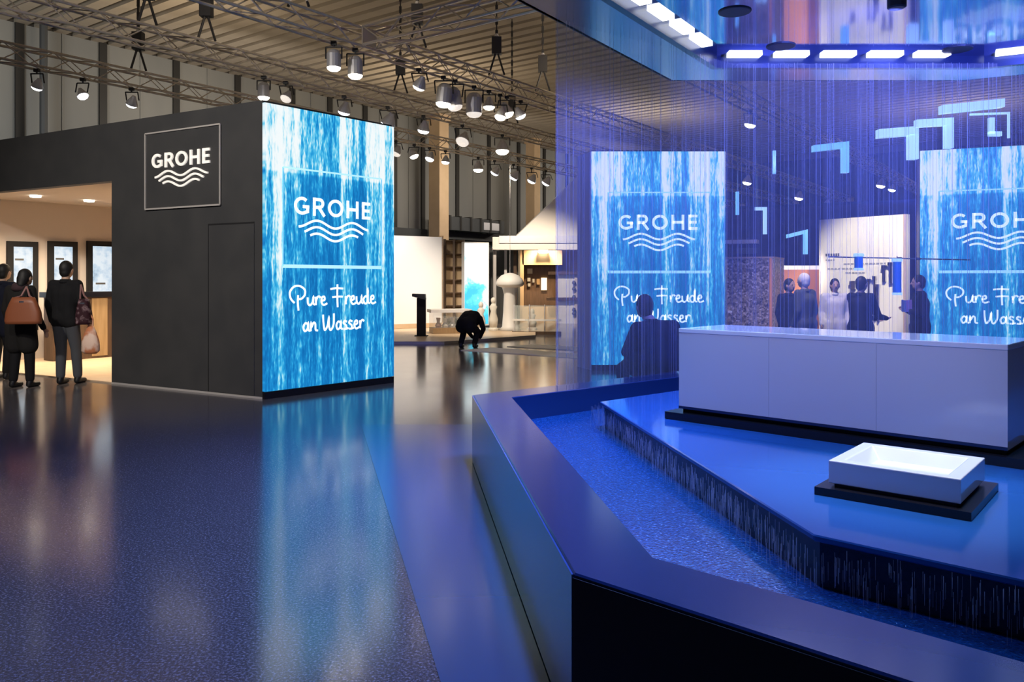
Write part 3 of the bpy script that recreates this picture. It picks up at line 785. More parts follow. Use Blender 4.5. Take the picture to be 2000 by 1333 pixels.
# white counter block on the platform
def oriented(o, ex, ey):
    o = Vector(o); ex = Vector(ex).normalized(); ey = Vector(ey).normalized()
    def bx(a0,a1,b0,b1,z0,z1):
        q = [o+ex*a+ey*b for a, b in ((a0,b0),(a1,b0),(a1,b1),(a0,b1))]
        return MB().hexa([(p.x,p.y,z0) for p in q], [(p.x,p.y,z1) for p in q])
    return bx
fl = Vector((1.130, 5.37)); frr = Vector((2.520, 4.035)); ex = (frr-fl); CL = ex.length; ey = Vector((-ex.y, ex.x))
bx = oriented(fl, ex, ey)
t = thing('counter_block', (1.9, 4.95, BZ), 'long glossy white counter block on the blue platform', 'counter')
obj('plinth', bx(-0.08,CL+0.08,-0.05,0.66,BZ,BZ+0.05), 'black_gloss', t)
obj('shadow_gap', bx(0.02,CL-0.02,0.02,0.58,BZ+0.05,BZ+0.075), 'black_matt', t)
npan = 3
for i in range(npan):
    a_, b_ = CL*i/npan, CL*(i+1)/npan
    o = obj('front_panel', bx(a_+(0.0006 if i else 0), b_-(0.0006 if i < npan-1 else 0), 0.0,0.02,BZ+0.075,1.135), 'white_gloss', t)
for k in (0, 1):
    o = obj('end_panel', bx(0 if k == 0 else CL-0.02, 0.02 if k == 0 else CL, 0.021,0.60,BZ+0.075,1.135), 'white_gloss', t)
obj('back_panel', bx(0.021,CL-0.021,0.58,0.60,BZ+0.075,1.135), 'white_gloss', t)
o = obj('worktop', bx(-0.002,CL+0.002,-0.002,0.602,1.135,1.165), 'ceramic', t); bevel(o, 0.004, 2)
obj('seam_strip', bx(0.0,CL,-0.004,0.0,BZ+0.075,BZ+0.092), 'canopy_edge', t)

# small square basin on the platform
fl2 = Vector((1.395, 3.500)); fr2 = Vector((1.790, 3.165)); ex2 = fr2-fl2; SL = ex2.length; ey2 = Vector((-ex2.y, ex2.x)); SD = 0.50
bx2 = oriented(fl2, ex2, ey2)
t = thing('wash_basin', (1.75, 3.55, BZ), 'small square white washbasin on a black plinth', 'washbasin')
obj('plinth', bx2(-0.045,SL+0.045,-0.045,SD+0.045,BZ,BZ+0.035), 'black_gloss', t)
obj('foot', bx2(0.02,SL-0.02,0.02,SD-0.02,BZ+0.035,BZ+0.05), 'canopy_edge', t)
bw = MB(); e1 = ex2.normalized(); e2 = ey2.normalized()
def pt2(a, b, z): p = fl2+e1*a+e2*b; return (p.x,p.y,z)
z0, z1 = BZ+0.05, BZ+0.15
o4 = [(0,0),(SL,0),(SL,SD),(0,SD)]; i4 = [(0.055,0.055),(SL-0.055,0.055),(SL-0.055,SD-0.055),(0.055,SD-0.055)]; j4 = [(0.10,0.10),(SL-0.10,0.10),(SL-0.10,SD-0.10),(0.10,SD-0.10)]
vs = [pt2(a,b,z0) for a,b in o4]+[pt2(a,b,z1) for a,b in o4]+[pt2(a,b,z1) for a,b in i4]+[pt2(a,b,z0+0.045) for a,b in j4]
fs = [(3,2,1,0)]+[(i,(i+1)%4,4+(i+1)%4,4+i) for i in range(4)]+[(4+i,4+(i+1)%4,8+(i+1)%4,8+i) for i in range(4)]+[(8+i,8+(i+1)%4,12+(i+1)%4,12+i) for i in range(4)]+[(12,13,14,15)]
o = obj('bowl', bw.add(vs, fs), 'ceramic', t); bevel(o, 0.004, 2)
cc = fl2+e1*SL*0.5+e2*SD*0.5
obj('drain', MB().lathe((cc.x,cc.y,z0+0.045), [(0.028,0),(0.028,0.004),(0.018,0.006)], 16), 'chrome', t)

# ================================================================== CANOPY OVER THE BASIN
KZ = 3.80
co = [(-1.05,4.92), (1.84,9.21), (5.24,9.21), (7.0,8.3), (7.6,4.2), (5.6,1.6), (0.6,1.6)]
ci = inset(co, 0.66)
can = thing('rain_canopy', (2.9, 5.4, KZ), 'large polished overhead canopy with a recessed ring of light panels', 'canopy')
obj('soffit_ring', MB().ring(co, ci, KZ, KZ+0.05), 'canopy_soffit', can)
obj('outer_fascia', MB().ring(inset(co,-0.01), inset(co,0.03), KZ+0.0, KZ+0.75), 'canopy_shell', can)
ck = inset(co, 0.60); ck2 = inset(co, 0.66)
obj('recess_lip', MB().ring(inset(co,0.61), inset(co,0.68), KZ-0.03, KZ+0.10), 'canopy_edge', can)
obj('recess_ceiling', MB().prism(inset(co,0.04), KZ+0.10, KZ+0.16), 'canopy_gloss', can)
# light panels around the recess
cl_ = inset(co, 0.80); cm_ = inset(co, 0.685)
for i in range(len(cl_)):
    a_ = Vector(cm_[i]); b_ = Vector(cm_[(i+1)%len(cm_)]); L = (b_-a_).length; d_ = (b_-a_).normalized()
    n_ = Vector(cl_[i])-Vector(cm_[i]); nrm = Vector((-d_.y,d_.x)); nrm = nrm if nrm.dot(n_) > 0 else -nrm
    step = 0.50; k = int((L-0.1)/step)
    for j in range(k):
        s_ = 0.1 + j*step
        q = [a_+d_*s_, a_+d_*(s_+0.35), a_+d_*(s_+0.35)+nrm*0.115, a_+d_*s_+nrm*0.115]
        obj('light_panel', MB().prism([(p.x,p.y) for p in q], KZ+0.075, KZ+0.099), 'light_panel', can)
for px, py in ((1435,22), (1525,90), (1870,96)):
    d_ = (KZ+0.10-CAMZ)*FPX/(HY-py); x_ = (px-CX)/FPX*d_
    obj('speaker_grille', MB().lathe((x_,d_,KZ+0.088), [(0.135,0),(0.145,0.004),(0.145,0.012)], 24), 'speaker', can)
for x_, y_ in ((0.9,6.5),(5.9,7.4),(2.2,3.2),(6.0,4.0)):
    obj('suspension_rod', MB().tube((x_,y_,KZ+0.16), (x_,y_,CZ), 0.012, n=6), 'lamp_dark', can)
obj('top_deck', MB().prism(inset(co,0.0), KZ+0.74, KZ+0.78), 'canopy_shell', can)
# fill lamps added under the canopy to colour basin, floor and water
blue = [((0.9,5.2), (0.3,4.2), 190, BLUE, 120), ((1.85,3.45), (1.76,3.55), 420, (0.80,0.82,1.0), 34), ((2.2,6.3), (1.7,4.7), 300, (0.44,0.50,1.0), 120),
        ((4.0,5.5), (3.5,5.0), 240, BLUE, 130), ((0.75,3.75), (1.9,4.75), 300, (0.46,0.48,1.0), 58), ((0.05,5.9), (-2.6,4.6), 760, VIO, 120), ((0.55,3.1), (-1.9,2.8), 360, VIO, 125), ((0.2,5.2), (-0.7,5.6), 200, BLUE, 100),
        ((1.3,6.0), (0.85,7.5), 640, (0.15,0.19,1.0), 110), ((3.2,6.6), (3.2,8.6), 600, (0.15,0.19,1.0), 120), ((4.8,6.6), (4.9,8.6), 600, (0.15,0.19,1.0), 120)]
for (lx, ly), tg, pw, cl, an in blue:
    obj('fill_lamp', MB().lathe((lx,ly,KZ-0.05), [(0.06,0),(0.075,0.01),(0.075,0.09),(0.02,0.10),(0.02,0.15)], 16), 'speaker', can)
    spot('fill_beam', (lx,ly,KZ-0.09), (tg[0],tg[1],2.9 if ly > 6.1 and tg[1] > 7 else 0.3), pw, cl, an, 0.8, 0.12)

# ================================================================== FALLING WATER
path = [Vector((0.39,7.06)), Vector((2.36,8.47)), Vector((5.75,8.47)), Vector((6.6,8.1))]
def along(path, step):
    out = []
    for a_, b_ in zip(path, path[1:]):
        L = (b_-a_).length; n_ = int(L/step)
        for i in range(n_): out.append((a_+(b_-a_)*(i/n_), (b_-a_).normalized()))
    return out
film = MB(); pts = along(path, 0.06)
vs = []
for i, (p, d_) in enumerate(pts):
    o_ = Vector((-d_.y,d_.x))*0.008*math.sin(i*1.9)
    vs.append(p+o_)
for i in range(len(vs)-1):
    a_, b_ = vs[i], vs[i+1]
    film.add([(a_.x,a_.y,WZ),(b_.x,b_.y,WZ),(b_.x,b_.y,KZ),(a_.x,a_.y,KZ)], [(0,1,2,3)])
o = obj('rain_sheet', film, 'water_film'); o['kind'] = 'stuff'
tag(o, 'thin veil of blue falling water hanging behind the basin', 'water')
th = MB()
for p, d_ in along(path, 0.045):
    j = random.uniform(-0.02,0.02); o_ = Vector((-d_.y,d_.x))*random.uniform(-0.05,0.05)
    q = p+d_*j+o_; th.tube((q.x,q.y,WZ), (q.x,q.y,KZ+0.0), random.choice((0.0016,0.0022,0.003)), n=3, caps=False)
o = obj('rain_threads', th, 'water_thread'); o['kind'] = 'stuff'
tag(o, 'fine vertical threads of falling water under the canopy edge', 'water')
dr = MB()
def inside(p, poly):
    c = False; n = len(poly); j = n-1
    for i in range(n):
        if ((poly[i][1] > p[1]) != (poly[j][1] > p[1])) and p[0] < (poly[j][0]-poly[i][0])*(p[1]-poly[i][1])/(poly[j][1]-poly[i][1])+poly[i][0]: c = not c
        j = i
    return c
ring_in = inset(outer, 0.34); cnt = 0
pl_out = inset(plat, -0.07)
while cnt < 1500:
    x_, y_ = random.uniform(0.3,5.6), random.uniform(1.2,8.3)
    if not inside((x_,y_), ring_in) or inside((x_,y_), inset(plat,-0.01)) or not inside((x_,y_), pl_out): continue
    if y_ > 6.3: continue
    L = random.uniform(0.03,0.11); z_ = random.uniform(WZ, BZ-0.01-L)
    dr.tube((x_,y_,z_), (x_,y_,z_+L), random.uniform(0.0005,0.0010), n=3, caps=False); cnt += 1
o = obj('rain_drops', dr, 'water_thread'); o['kind'] = 'stuff'
tag(o, 'short falling water streaks around the dark platform side', 'water')

# ================================================================== PEOPLE
def person(label, loc, face, h=1.75, J=None, cloth='cloth_black', trouser='cloth_black', hair='hair_dark', coat=0.0, hairlen=0.0, girth=1.0, extra=None, fine=True):
    """built in local space looking along +y, then turned by face (radians); J overrides joints"""
    s = h/1.75
    j = dict(head=(0,0.03,1.63), neck=(0,0.0,1.47), chest=(0,0,1.29), waist=(0,0,1.08), pelvis=(0,0,0.95),
             shl=(-0.185,0,1.42), shr=(0.185,0,1.42), ell=(-0.235,-0.03,1.13), elr=(0.235,-0.03,1.13), wrl=(-0.245,0.05,0.89), wrr=(0.245,0.05,0.89),
             hil=(-0.09,0,0.92), hir=(0.09,0,0.92), knl=(-0.105,0.02,0.50), knr=(0.105,0.02,0.50), anl=(-0.11,-0.03,0.09), anr=(0.11,-0.03,0.09))
    if J: j.update(J)
    j = {k: Vector(v)*s for k, v in j.items()}
    g = girth*s
    t = thing('person', loc, label, 'person', face)
    b = MB(); hd = j['head']; hq = (hd-j['neck']).normalized().to_track_quat('Z','Y').to_matrix()
    hq = Matrix.Identity(3)
    b.ball(hd, 0.076*s, 0.096*s, 0.118*s, 16, 12); b.ball(hd+Vector((0,0.028,-0.055))*s, 0.056*s, 0.064*s, 0.062*s)
    b.capsule(hd+Vector((0,0.088,0.012))*s, hd+Vector((0,0.108,-0.024))*s, 0.010*s, 0.015*s)
    for sg in (-1, 1): b.ball(hd+Vector((sg*0.079,0,-0.012))*s, 0.012*s, 0.022*s, 0.034*s)
    b.capsule(hd+Vector((0,-0.015,-0.07))*s, j['neck'], 0.052*s, 0.058*s)
    b.capsule(j['neck'], j['chest'], 0.056*s, 0.09*s); b.capsule(j['chest'], j['waist'], 0.09*s, 0.085*s); b.capsule(j['waist'], j['pelvis'], 0.085*s, 0.09*s)
    for L in 'lr':
        b.capsule(j['neck']-Vector((0,0,0.05))*s, j['sh'+L], 0.045*s, 0.045*s); b.capsule(j['sh'+L], j['el'+L], 0.042*s, 0.035*s); b.capsule(j['el'+L], j['wr'+L], 0.034*s, 0.025*s)
        b.capsule(j['pelvis'], j['hi'+L], 0.085*s, 0.075*s); b.capsule(j['hi'+L], j['kn'+L], 0.072*s, 0.05*s); b.capsule(j['kn'+L], j['an'+L], 0.052*s, 0.036*s)
        dirn = (j['wr'+L]-j['el'+L]).normalized(); sg = -1 if L == 'l' else 1
        side = Vector((0,1,0)) - dirn*dirn.y; side = side.normalized() if side.length > 0.2 else Vector((-sg,0,0))
        nrm = dirn.cross(side).normalized()*(-sg)
        pc = j['wr'+L]+dirn*0.055*s
        b.capsule(j['wr'+L], pc, 0.026*s, 0.022*s); 
        for k in range(4):
            r0 = j['wr'+L]+dirn*0.075*s+side*(0.030-0.020*k)*s
            ln = (0.036,0.042,0.039,0.030)[k]*s
            m1 = r0+dirn*ln+nrm*0.006*s; m2 = m1+dirn*ln*0.8+nrm*0.018*s
            b.capsule(pc+side*(0.020-0.0135*k)*s, r0, 0.013*s, 0.0095*s, 8); b.capsule(r0, m1, 0.0095*s, 0.009*s, 8); b.capsule(m1, m2, 0.009*s, 0.0075*s, 8)
        t0 = j['wr'+L]+dirn*0.030*s+side*0.022*s; t1 = t0+(dirn*0.6+side*0.8)*0.036*s; t2 = t1+(dirn*0.9+side*0.3)*0.030*s
        b.capsule(t0, t1, 0.012*s, 0.010*s, 8); b.capsule(t1, t2, 0.010*s, 0.008*s, 8)
    def skinned(name, mb, mt, vox, sm=4):
        o = obj(name, mb, mt, t, local=True, smooth=True)
        r = o.modifiers.new('remesh', 'REMESH'); r.mode = 'VOXEL'; r.voxel_size = vox; r.use_smooth_shade = True
        q = o.modifiers.new('smooth', 'SMOOTH'); q.factor = 0.5; q.iterations = sm
        return o
    body = skinned('body', b, 'skin', 0.010*s, 2)
    # jacket
    c = MB(); k = 0.028*s
    ch, wa, pe = j['chest'], j['waist'], j['pelvis']
    lat = (j['shr']-j['shl']).normalized()
    for sg in (-1, 1):
        c.capsule(ch+lat*sg*0.075*g, wa+lat*sg*0.062*g, 0.105*g+k*0.6, 0.100*g+k*0.6)
        c.capsule(wa+lat*sg*0.062*g, pe+lat*sg*0.07*g, 0.100*g+k*0.6, 0.108*g+k*0.6)
        c.capsule(j['neck']-Vector((0,0,0.045))*s, (j['shr'] if sg > 0 else j['shl']), 0.062*s, 0.068*s)
        c.capsule(ch+lat*sg*0.075*g, (j['shr'] if sg > 0 else j['shl'])-Vector((0,0,0.02))*s, 0.11*g, 0.07*s)
    for L in 'lr':
        c.capsule(j['sh'+L], j['el'+L], 0.072*s, 0.058*s); c.capsule(j['el'+L], j['el'+L]+(j['wr'+L]-j['el'+L])*0.97, 0.057*s, 0.042*s)
        if coat:
            kk = j['hi'+L]+(j['kn'+L]-j['hi'+L])*coat
            c.capsule(j['hi'+L], kk, 0.135*g, 0.125*g); c.capsule(j['pelvis'], kk, 0.13*g, 0.12*g)
        else:
            c.capsule(j['pelvis'], j['hi'+L]-Vector((0,0,0.03)), 0.125*g, 0.118*g)
    c.capsule(j['neck']-Vector((0,0,0.05))*s, ch, 0.078*s, 0.13*g); c.capsule(ch, wa, 0.13*g, 0.12*g)
    skinned('jacket', c, cloth, 0.016*s, 3)
    col = MB().lathe(j['neck']-Vector((0,0,0.03))*s, [(0.078*s,0),(0.082*s,0.02*s),(0.070*s,0.055*s),(0.064*s,0.052*s)], 16)
    obj('collar', col, cloth, t, local=True, smooth=True)
    # trousers
    q = MB()
    for L in 'lr':
        q.capsule(j['pelvis'], j['hi'+L], 0.115*g, 0.108*g); q.capsule(j['hi'+L], j['kn'+L], 0.105*g, 0.076*s); q.capsule(j['kn'+L], j['an'+L]+(j['kn'+L]-j['an'+L])*0.08, 0.075*s, 0.062*s)
    skinned('trousers', q, trouser, 0.016*s, 3)
    for L in 'lr':
        an = j['an'+L]; sh = MB(); z_ = an.z-0.05*s; fo = Vector((0.02 if L == 'r' else -0.02,1,0)).normalized()
        sh.capsule((an.x,an.y-0.02*s,z_), Vector((an.x,an.y,z_))+fo*0.14*s-Vector((0,0,0.006)), 0.042*s, 0.036*s); sh.capsule((an.x,an.y-0.02*s,z_), an, 0.042*s, 0.05*s)
        skinned('shoe', sh, 'shoe_black', 0.012*s, 2)
    hm = MB(); hm.ball(hd+Vector((0,-0.018,0.022))*s, 0.087*s, 0.103*s, 0.112*s, 16, 12); hm.ball(hd+Vector((0,-0.045,-0.03))*s, 0.076*s, 0.068*s, 0.085*s)
    if hairlen: hm.capsule(hd+Vector((0,-0.05,-0.02))*s, hd+Vector((0,-0.085,-hairlen))*s, 0.085*s, 0.062*s)
    o = skinned('hair', hm, hair, 0.011*s, 2)
    for sg in (-1, 1):
        obj('eye', MB().ball(hd+Vector((sg*0.031,0.085,0.012))*s, 0.011*s, 0.010*s, 0.007*s, 8, 6), 'sclera', t, local=True)
    obj('mouth', MB().ball(hd+Vector((0,0.088,-0.058))*s, 0.024*s, 0.008*s, 0.006*s, 8, 6), 'scarf_plum', t, local=True)
    return t, j, s

def loc_px(px, d): return ((px-CX)/FPX*d, d, 0.0)
# --- group at the doorway, seen from behind
p, j, s = person('person in a dark coat at the left picture edge, half hidden', loc_px(4, 11.9), R(-12), 1.72, cloth='cloth_navy', coat=0.45, J=dict(head=(0.02,0.03,1.63)))
p, j, s = person('person in a long dark coat seen from behind, head bowed right', loc_px(40, 10.97), R(-14), 1.66,
    J=dict(head=(0.045,0.05,1.60), wrr=(0.33,0.08,0.86), elr=(0.27,-0.02,1.12), anl=(-0.10,-0.03,0.09), anr=(0.12,0.05,0.09), knr=(0.11,0.05,0.5)), cloth='cloth_coat', coat=0.75, hairlen=0.10, girth=1.05)
obj('scarf', MB().lathe((0,0,1.40*s), [(0.085,0),(0.115,0.04),(0.095,0.10),(0.06,0.12)], 16), 'scarf_plum', p, local=True, smooth=True)
person_w = p
p, j, s = person('person in a black jacket and grey trousers standing before the screens', loc_px(128, 11.34), R(-6), 1.75,
    J=dict(wrr=(0.29,0.10,0.92), elr=(0.27,-0.02,1.12), anl=(-0.055,-0.03,0.09), anr=(0.14,0.07,0.09), knr=(0.12,0.06,0.5), knl=(-0.08,0.02,0.5)), cloth='cloth_black', trouser='denim_grey')
# bags
def handbag(label, c, w_, h_, d_, rz, mt, strap_to, smt='strap'):
    t = thing('shoulder_bag', c, label, 'bag', rz)
    b = MB(); n = 10
    prof = [(1.0,0.0),(1.06,0.12),(1.0,0.45),(0.80,0.78),(0.62,1.0)]
    vs = []
    for k, (q, z) in enumerate(prof):
        for i in range(n*2):
            a = 2*math.pi*i/(n*2); ca, sa = math.cos(a), math.sin(a)
            x = math.copysign(abs(ca)**0.6, ca)*w_/2*q; y = math.copysign(abs(sa)**0.6, sa)*d_/2*(1.0-0.35*z)
            vs.append((x, y, z*h_-h_*0.5))
    m_ = 2*n; fs = [tuple(range(m_-1,-1,-1)), tuple(range((len(prof)-1)*m_, len(prof)*m_))]
    for k in range(len(prof)-1):
        for i in range(m_): fs.append((k*m_+i, k*m_+(i+1)%m_, (k+1)*m_+(i+1)%m_, (k+1)*m_+i))
    obj('body', b.add(vs, fs), mt, t, local=True, smooth=True)
    s0_ = Matrix.Rotation(-rz,3,'Z') @ (Vector(strap_to)-Vector(c))
    for sg in (-1, 1):
        obj('strap', MB().path([(sg*w_*0.24,0,h_*0.48), Vector((sg*w_*0.12,0.0,0))+s0_*0.6, s0_], 0.012), smt, t, local=True)
    obj('clasp', MB().box(-0.03,0.03,-d_*0.36,-d_*0.30,h_*0.30,h_*0.36), 'chrome', t, local=True)
    return t
q = P(46, 607, 10.66); handbag('tan leather shoulder bag on the coat of the bowed person', q, 0.44, 0.36, 0.16, R(6), 'leather_tan', P(52, 560, 10.80))
q = P(164, 609, 11.22); handbag('patterned burgundy shoulder bag at the side of the doorway person', q, 0.20, 0.36, 0.20, R(10), 'bag_burgundy', P(158, 556, 11.2))
q = P(177, 665, 11.22)
t = thing('plastic_bag', q, 'orange and white plastic carrier bag hanging from a hand', 'bag')
b = MB(); prof = [(0.085,-0.19),(0.13,-0.15),(0.125,-0.02),(0.08,0.12),(0.04,0.20)]
b.lathe((0,0,0), prof, 14); o = obj('body', b, 'bag_plastic', t, local=True, smooth=True); o.scale = (1,0.55,1)
obj('handle', MB().path([(-0.03,0,0.19),(-0.035,0,0.30),(0.0,0,0.36),(0.035,0,0.30),(0.03,0,0.19)], 0.010), 'bag_plastic', t, local=True)
# --- crouching figure in the middle
person('crouching person in black bent over the shiny floor', loc_px(913, 17.2), R(-18), 1.72,
    J=dict(head=(0.03,0.50,0.58), neck=(0.0,0.38,0.66), chest=(0,0.22,0.68), waist=(0,0.05,0.64), pelvis=(0,-0.10,0.54), shl=(-0.17,0.32,0.64), shr=(0.17,0.32,0.64),
           ell=(-0.20,0.42,0.40), elr=(0.22,0.42,0.40), wrl=(-0.08,0.52,0.20), wrr=(0.10,0.54,0.20), hil=(-0.10,-0.10,0.50), hir=(0.10,-0.10,0.50),
           knl=(-0.16,0.20,0.36), knr=(0.16,0.20,0.36), anl=(-0.15,-0.02,0.09), anr=(0.15,0.04,0.09)), cloth='cloth_black', trouser='cloth_black', girth=1.15)
# --- seated on the basin rim, back to us
rp = (1285-CX)/FPX
sx, sy = 1.50, 8.24
person('seated person in dark clothes on the rear basin rim, back turned', (sx, sy, 0), R(22), 1.75,
    J=dict(head=(-0.09,0.10,1.21), neck=(-0.05,0.03,1.06), chest=(-0.02,0.0,0.90), waist=(0,-0.03,0.74), pelvis=(0,-0.03,0.68), shl=(-0.22,0.02,0.99), shr=(0.22,0.02,1.00),
           ell=(-0.30,0.10,0.74), elr=(0.32,0.10,0.75), wrl=(-0.10,0.34,0.70), wrr=(0.12,0.34,0.70), hil=(-0.10,0.06,0.66), hir=(0.10,0.06,0.66),
           knl=(-0.14,0.46,0.52), knr=(0.14,0.46,0.52), anl=(-0.13,0.42,0.09), anr=(0.13,0.42,0.09)), cloth='cloth_navy', trouser='cloth_navy', girth=1.36, coat=0.25)
# --- visitors behind the counter
person('person in dark coat partly hidden behind the white-haired visitor', loc_px(1540, 12.3), R(-150), 1.50, cloth='cloth_navy', trouser='cloth_navy', girth=1.1)
person('white-haired visitor in a dark grey top beside the mosaic partition', loc_px(1572, 11.9), R(35), 1.58, cloth='cloth_grey', trouser='cloth_navy', hair='hair_white', girth=1.15, coat=0.3)
person('person in a white coat standing by the lit product wall', loc_px(1630, 12.8), R(170), 1.50, cloth='cloth_white', trouser='jeans_blue', coat=0.3, hairlen=0.08)
person('person in a dark suit gesturing with one outstretched arm', loc_px(1681, 11.4), R(-60), 1.53,
    J=dict(elr=(0.20,0.18,1.10), wrr=(0.12,0.50,1.06), ell=(-0.22,0.24,1.12), wrl=(-0.10,0.52,1.04)), cloth='cloth_navy', trouser='cloth_navy', girth=1.05, coat=0.3)
p, j, s = person('person in a dark suit reading a leaflet before the right tower', loc_px(1797, 11.6), R(75), 1.55,
    J=dict(elr=(0.26,0.06,1.12), wrr=(0.07,0.21,1.18), ell=(-0.26,0.03,1.12), wrl=(-0.07,0.21,1.17)), cloth='cloth_black', trouser='cloth_black', girth=1.1, coat=0.35)
lp = P(1771, 598, 11.50)
t = thing('leaflet', lp, 'pink and white leaflet held by the person at right', 'leaflet', R(25))
obj('page', MB().add([(-0.11,0,-0.08),(0.0,0.02,-0.09),(0.0,0.02,0.08),(-0.11,0,0.09),(-0.11,0.004,-0.08),(0.0,0.024,-0.09),(0.0,0.024,0.08),(-0.11,0.004,0.09)], [(0,1,2,3),(7,6,5,4),(0,4,5,1),(1,5,6,2),(2,6,7,3),(3,7,4,0)]), 'cloth_white', t, local=True)
obj('page', MB().add([(0.11,0,-0.08),(0.0,0.02,-0.09),(0.0,0.02,0.08),(0.11,0,0.09),(0.11,0.004,-0.08),(0.0,0.024,-0.09),(0.0,0.024,0.08),(0.11,0.004,0.09)], [(0,1,2,3),(7,6,5,4),(0,4,5,1),(1,5,6,2),(2,6,7,3),(3,7,4,0)]), 'pink_print', t, local=True)

# ================================================================== RIGHT BACKGROUND
def face_box(pl, pr, th, z0, z1): return MB().bar(pl, pr, th, z0, z1)
# mosaic partition
a_, b_ = P(1421,600,14.6), P(1508,600,14.3); e_ = P(1531,600,15.2)
t = thing('mosaic_partition', ((a_.x+b_.x)/2, 14.5, 0), 'speckled gold mosaic partition right of the middle tower', 'partition')
zt_ = 1.5+40/FPX*14.4
obj('core', MB().prism([(a_.x,a_.y),(b_.x,b_.y),(e_.x,e_.y),(a_.x,a_.y+0.9)], 0.0, zt_), 'gold_mosaic', t)
obj('coping', MB().prism([(a_.x-0.02,a_.y-0.02),(b_.x+0.02,b_.y-0.02),(e_.x+0.02,e_.y+0.02),(a_.x-0.02,a_.y+0.9)], zt_, zt_+0.03), 'column', t)
obj('corner_trim', MB().bar((b_.x-0.05,b_.y-0.012), (b_.x,b_.y-0.012), 0.02, 0, zt_), 'orange_wall', t)
for z_ in (1.5-65/FPX*14.4,):
    obj('rail', MB().bar((a_.x,a_.y-0.03), (a_.x+0.30,a_.y-0.04), 0.02, z_-0.02, z_+0.02), 'white_paint', t)
# orange lit wall and dark stand wall behind it
a_, b_ = P(1525,600,16.6), P(1606,600,16.4)
t = thing('orange_wall', ((a_.x+b_.x)/2, 16.5, 0), 'plain orange wall behind the white-haired visitor', 'wall')
obj('panel', MB().bar(a_, b_, 0.12, 0.0, 1.5+18/FPX*16.5), 'orange_wall', t); obj('top_strip', MB().bar(a_, b_, 0.14, 1.5+18/FPX*16.5, 1.5+26/FPX*16.5), 'lens_dim', t)
a_, b_ = P(1400,600,19.5), P(1800,600,17.5)
t = thing('navy_stand_wall', ((a_.x+b_.x)/2, 18.5, 0), 'tall plain navy stand wall behind the visitors', 'wall')
obj('panel', MB().bar(a_, b_, 0.2, 0.0, 3.2), 'navy_drape', t)
for i in range(16):
    q = a_+(b_-a_)*((i+0.5)/16); q2 = a_+(b_-a_)*((i+0.5)/16+0.012)
    obj('batten', MB().bar((q.x,q.y-0.03),(q2.x,q2.y-0.03),0.03,0.0,3.2), 'navy_drape', t)
obj('coping', MB().bar((a_.x,a_.y-0.05),(b_.x,b_.y-0.05),0.3,3.2,3.26), 'canopy_edge', t)
a2_, b2_ = P(1416,600,17.6), P(1478,600,17.3)
t = thing('shelf_sign', ((a2_.x+b2_.x)/2, 17.5, 1.9), 'thin pale shelf board above the mosaic partition', 'shelf')
obj('board', MB().bar(a2_, b2_, 0.3, 2.28, 2.36), 'white_paint', t)
obj('underside_lamp', MB().bar(a2_+(b2_-a2_)*0.35, b2_, 0.05, 2.05, 2.18), 'beam', t)
obj('post', MB().tube((a2_.x+0.1,a2_.y+0.15,0), (a2_.x+0.1,a2_.y+0.15,2.28), 0.03), 'beam', t)
# lit product wall
a_, b_ = P(1600,600,15.6), P(1770,600,14.2)
t = thing('product_wall', ((a_.x+b_.x)/2, 14.9, 0), 'tall cream product wall with dark lettering and fittings', 'display wall')
ztop = 2.66
pan = obj('panel', MB().bar(a_, b_, 0.12, 0.0, ztop), 'lit_panel', t)
dpl = (b_-a_).normalized(); Lp = (b_-a_).length; nn_ = Vector((-dpl.y, dpl.x,0))*-1
if nn_.y > 0: nn_ = -nn_
def on_panel(f0, f1, z0, z1, th=0.012):
    q0_ = a_+dpl*Lp*f0+nn_*th; q1_ = a_+dpl*Lp*f1+nn_*th
    return MB().bar(q0_, q1_, th*0.9, z0, z1)
random.seed(3)
for z_, f0, f1, n_ in ((1.94,0.08,0.26,6),(1.85,0.08,0.20,4),(1.77,0.30,0.80,12),(1.68,0.10,0.5,9),(1.60,0.32,0.55,6)):
    for i in range(n_):
        w_ = (f1-f0)/n_; x0_ = f0+i*w_
        obj('printed_word', on_panel(x0_+w_*0.08, x0_+w_*random.uniform(0.6,0.92), z_, z_+(0.05 if z_ > 1.9 else 0.028), 0.006), 'print_dark' if z_ > 1.9 else 'print_grey', pan)
for f0, z0_, z1_, w_ in ((0.60,0.80,1.50,0.016),(0.66,0.75,1.55,0.022),(0.70,0.72,1.40,0.018),(0.76,1.45,1.75,0.03),(0.83,1.42,1.80,0.035),(0.40,1.3,1.46,0.05)):
    obj('shower_rail', on_panel(f0, f0+w_, z0_, z1_, 0.05), 'chrome', t)
    obj('rail_knob', on_panel(f0-0.008, f0+w_+0.008, z1_-0.06, z1_, 0.07), 'chrome', t)
obj('edge_trim', MB().bar(b_-dpl*0.05+nn_*0.01, b_+nn_*0.01, 0.02, 0.0, ztop), 'column', t)
wl = P(1690,380,12.6); 
spot('product_wall_beam', (5.6,11.2,5.3), (a_.x*0.5+b_.x*0.5,(a_.y+b_.y)/2,1.5), 2600, (1.0,0.84,0.55), 30, 0.7, 0.1)
spot('orange_wall_beam', P(1560,505,15.2), P(1566,560,16.5), 60, (1.0,0.72,0.5), 100, 0.8, 0.08)
spot('visitor_fill', (3.6,10.4,5.3), P(1590,600,12.8), 1100, (1.0,0.78,0.62), 48, 0.8, 0.1)  # spot added to brighten the visitors, no fixture

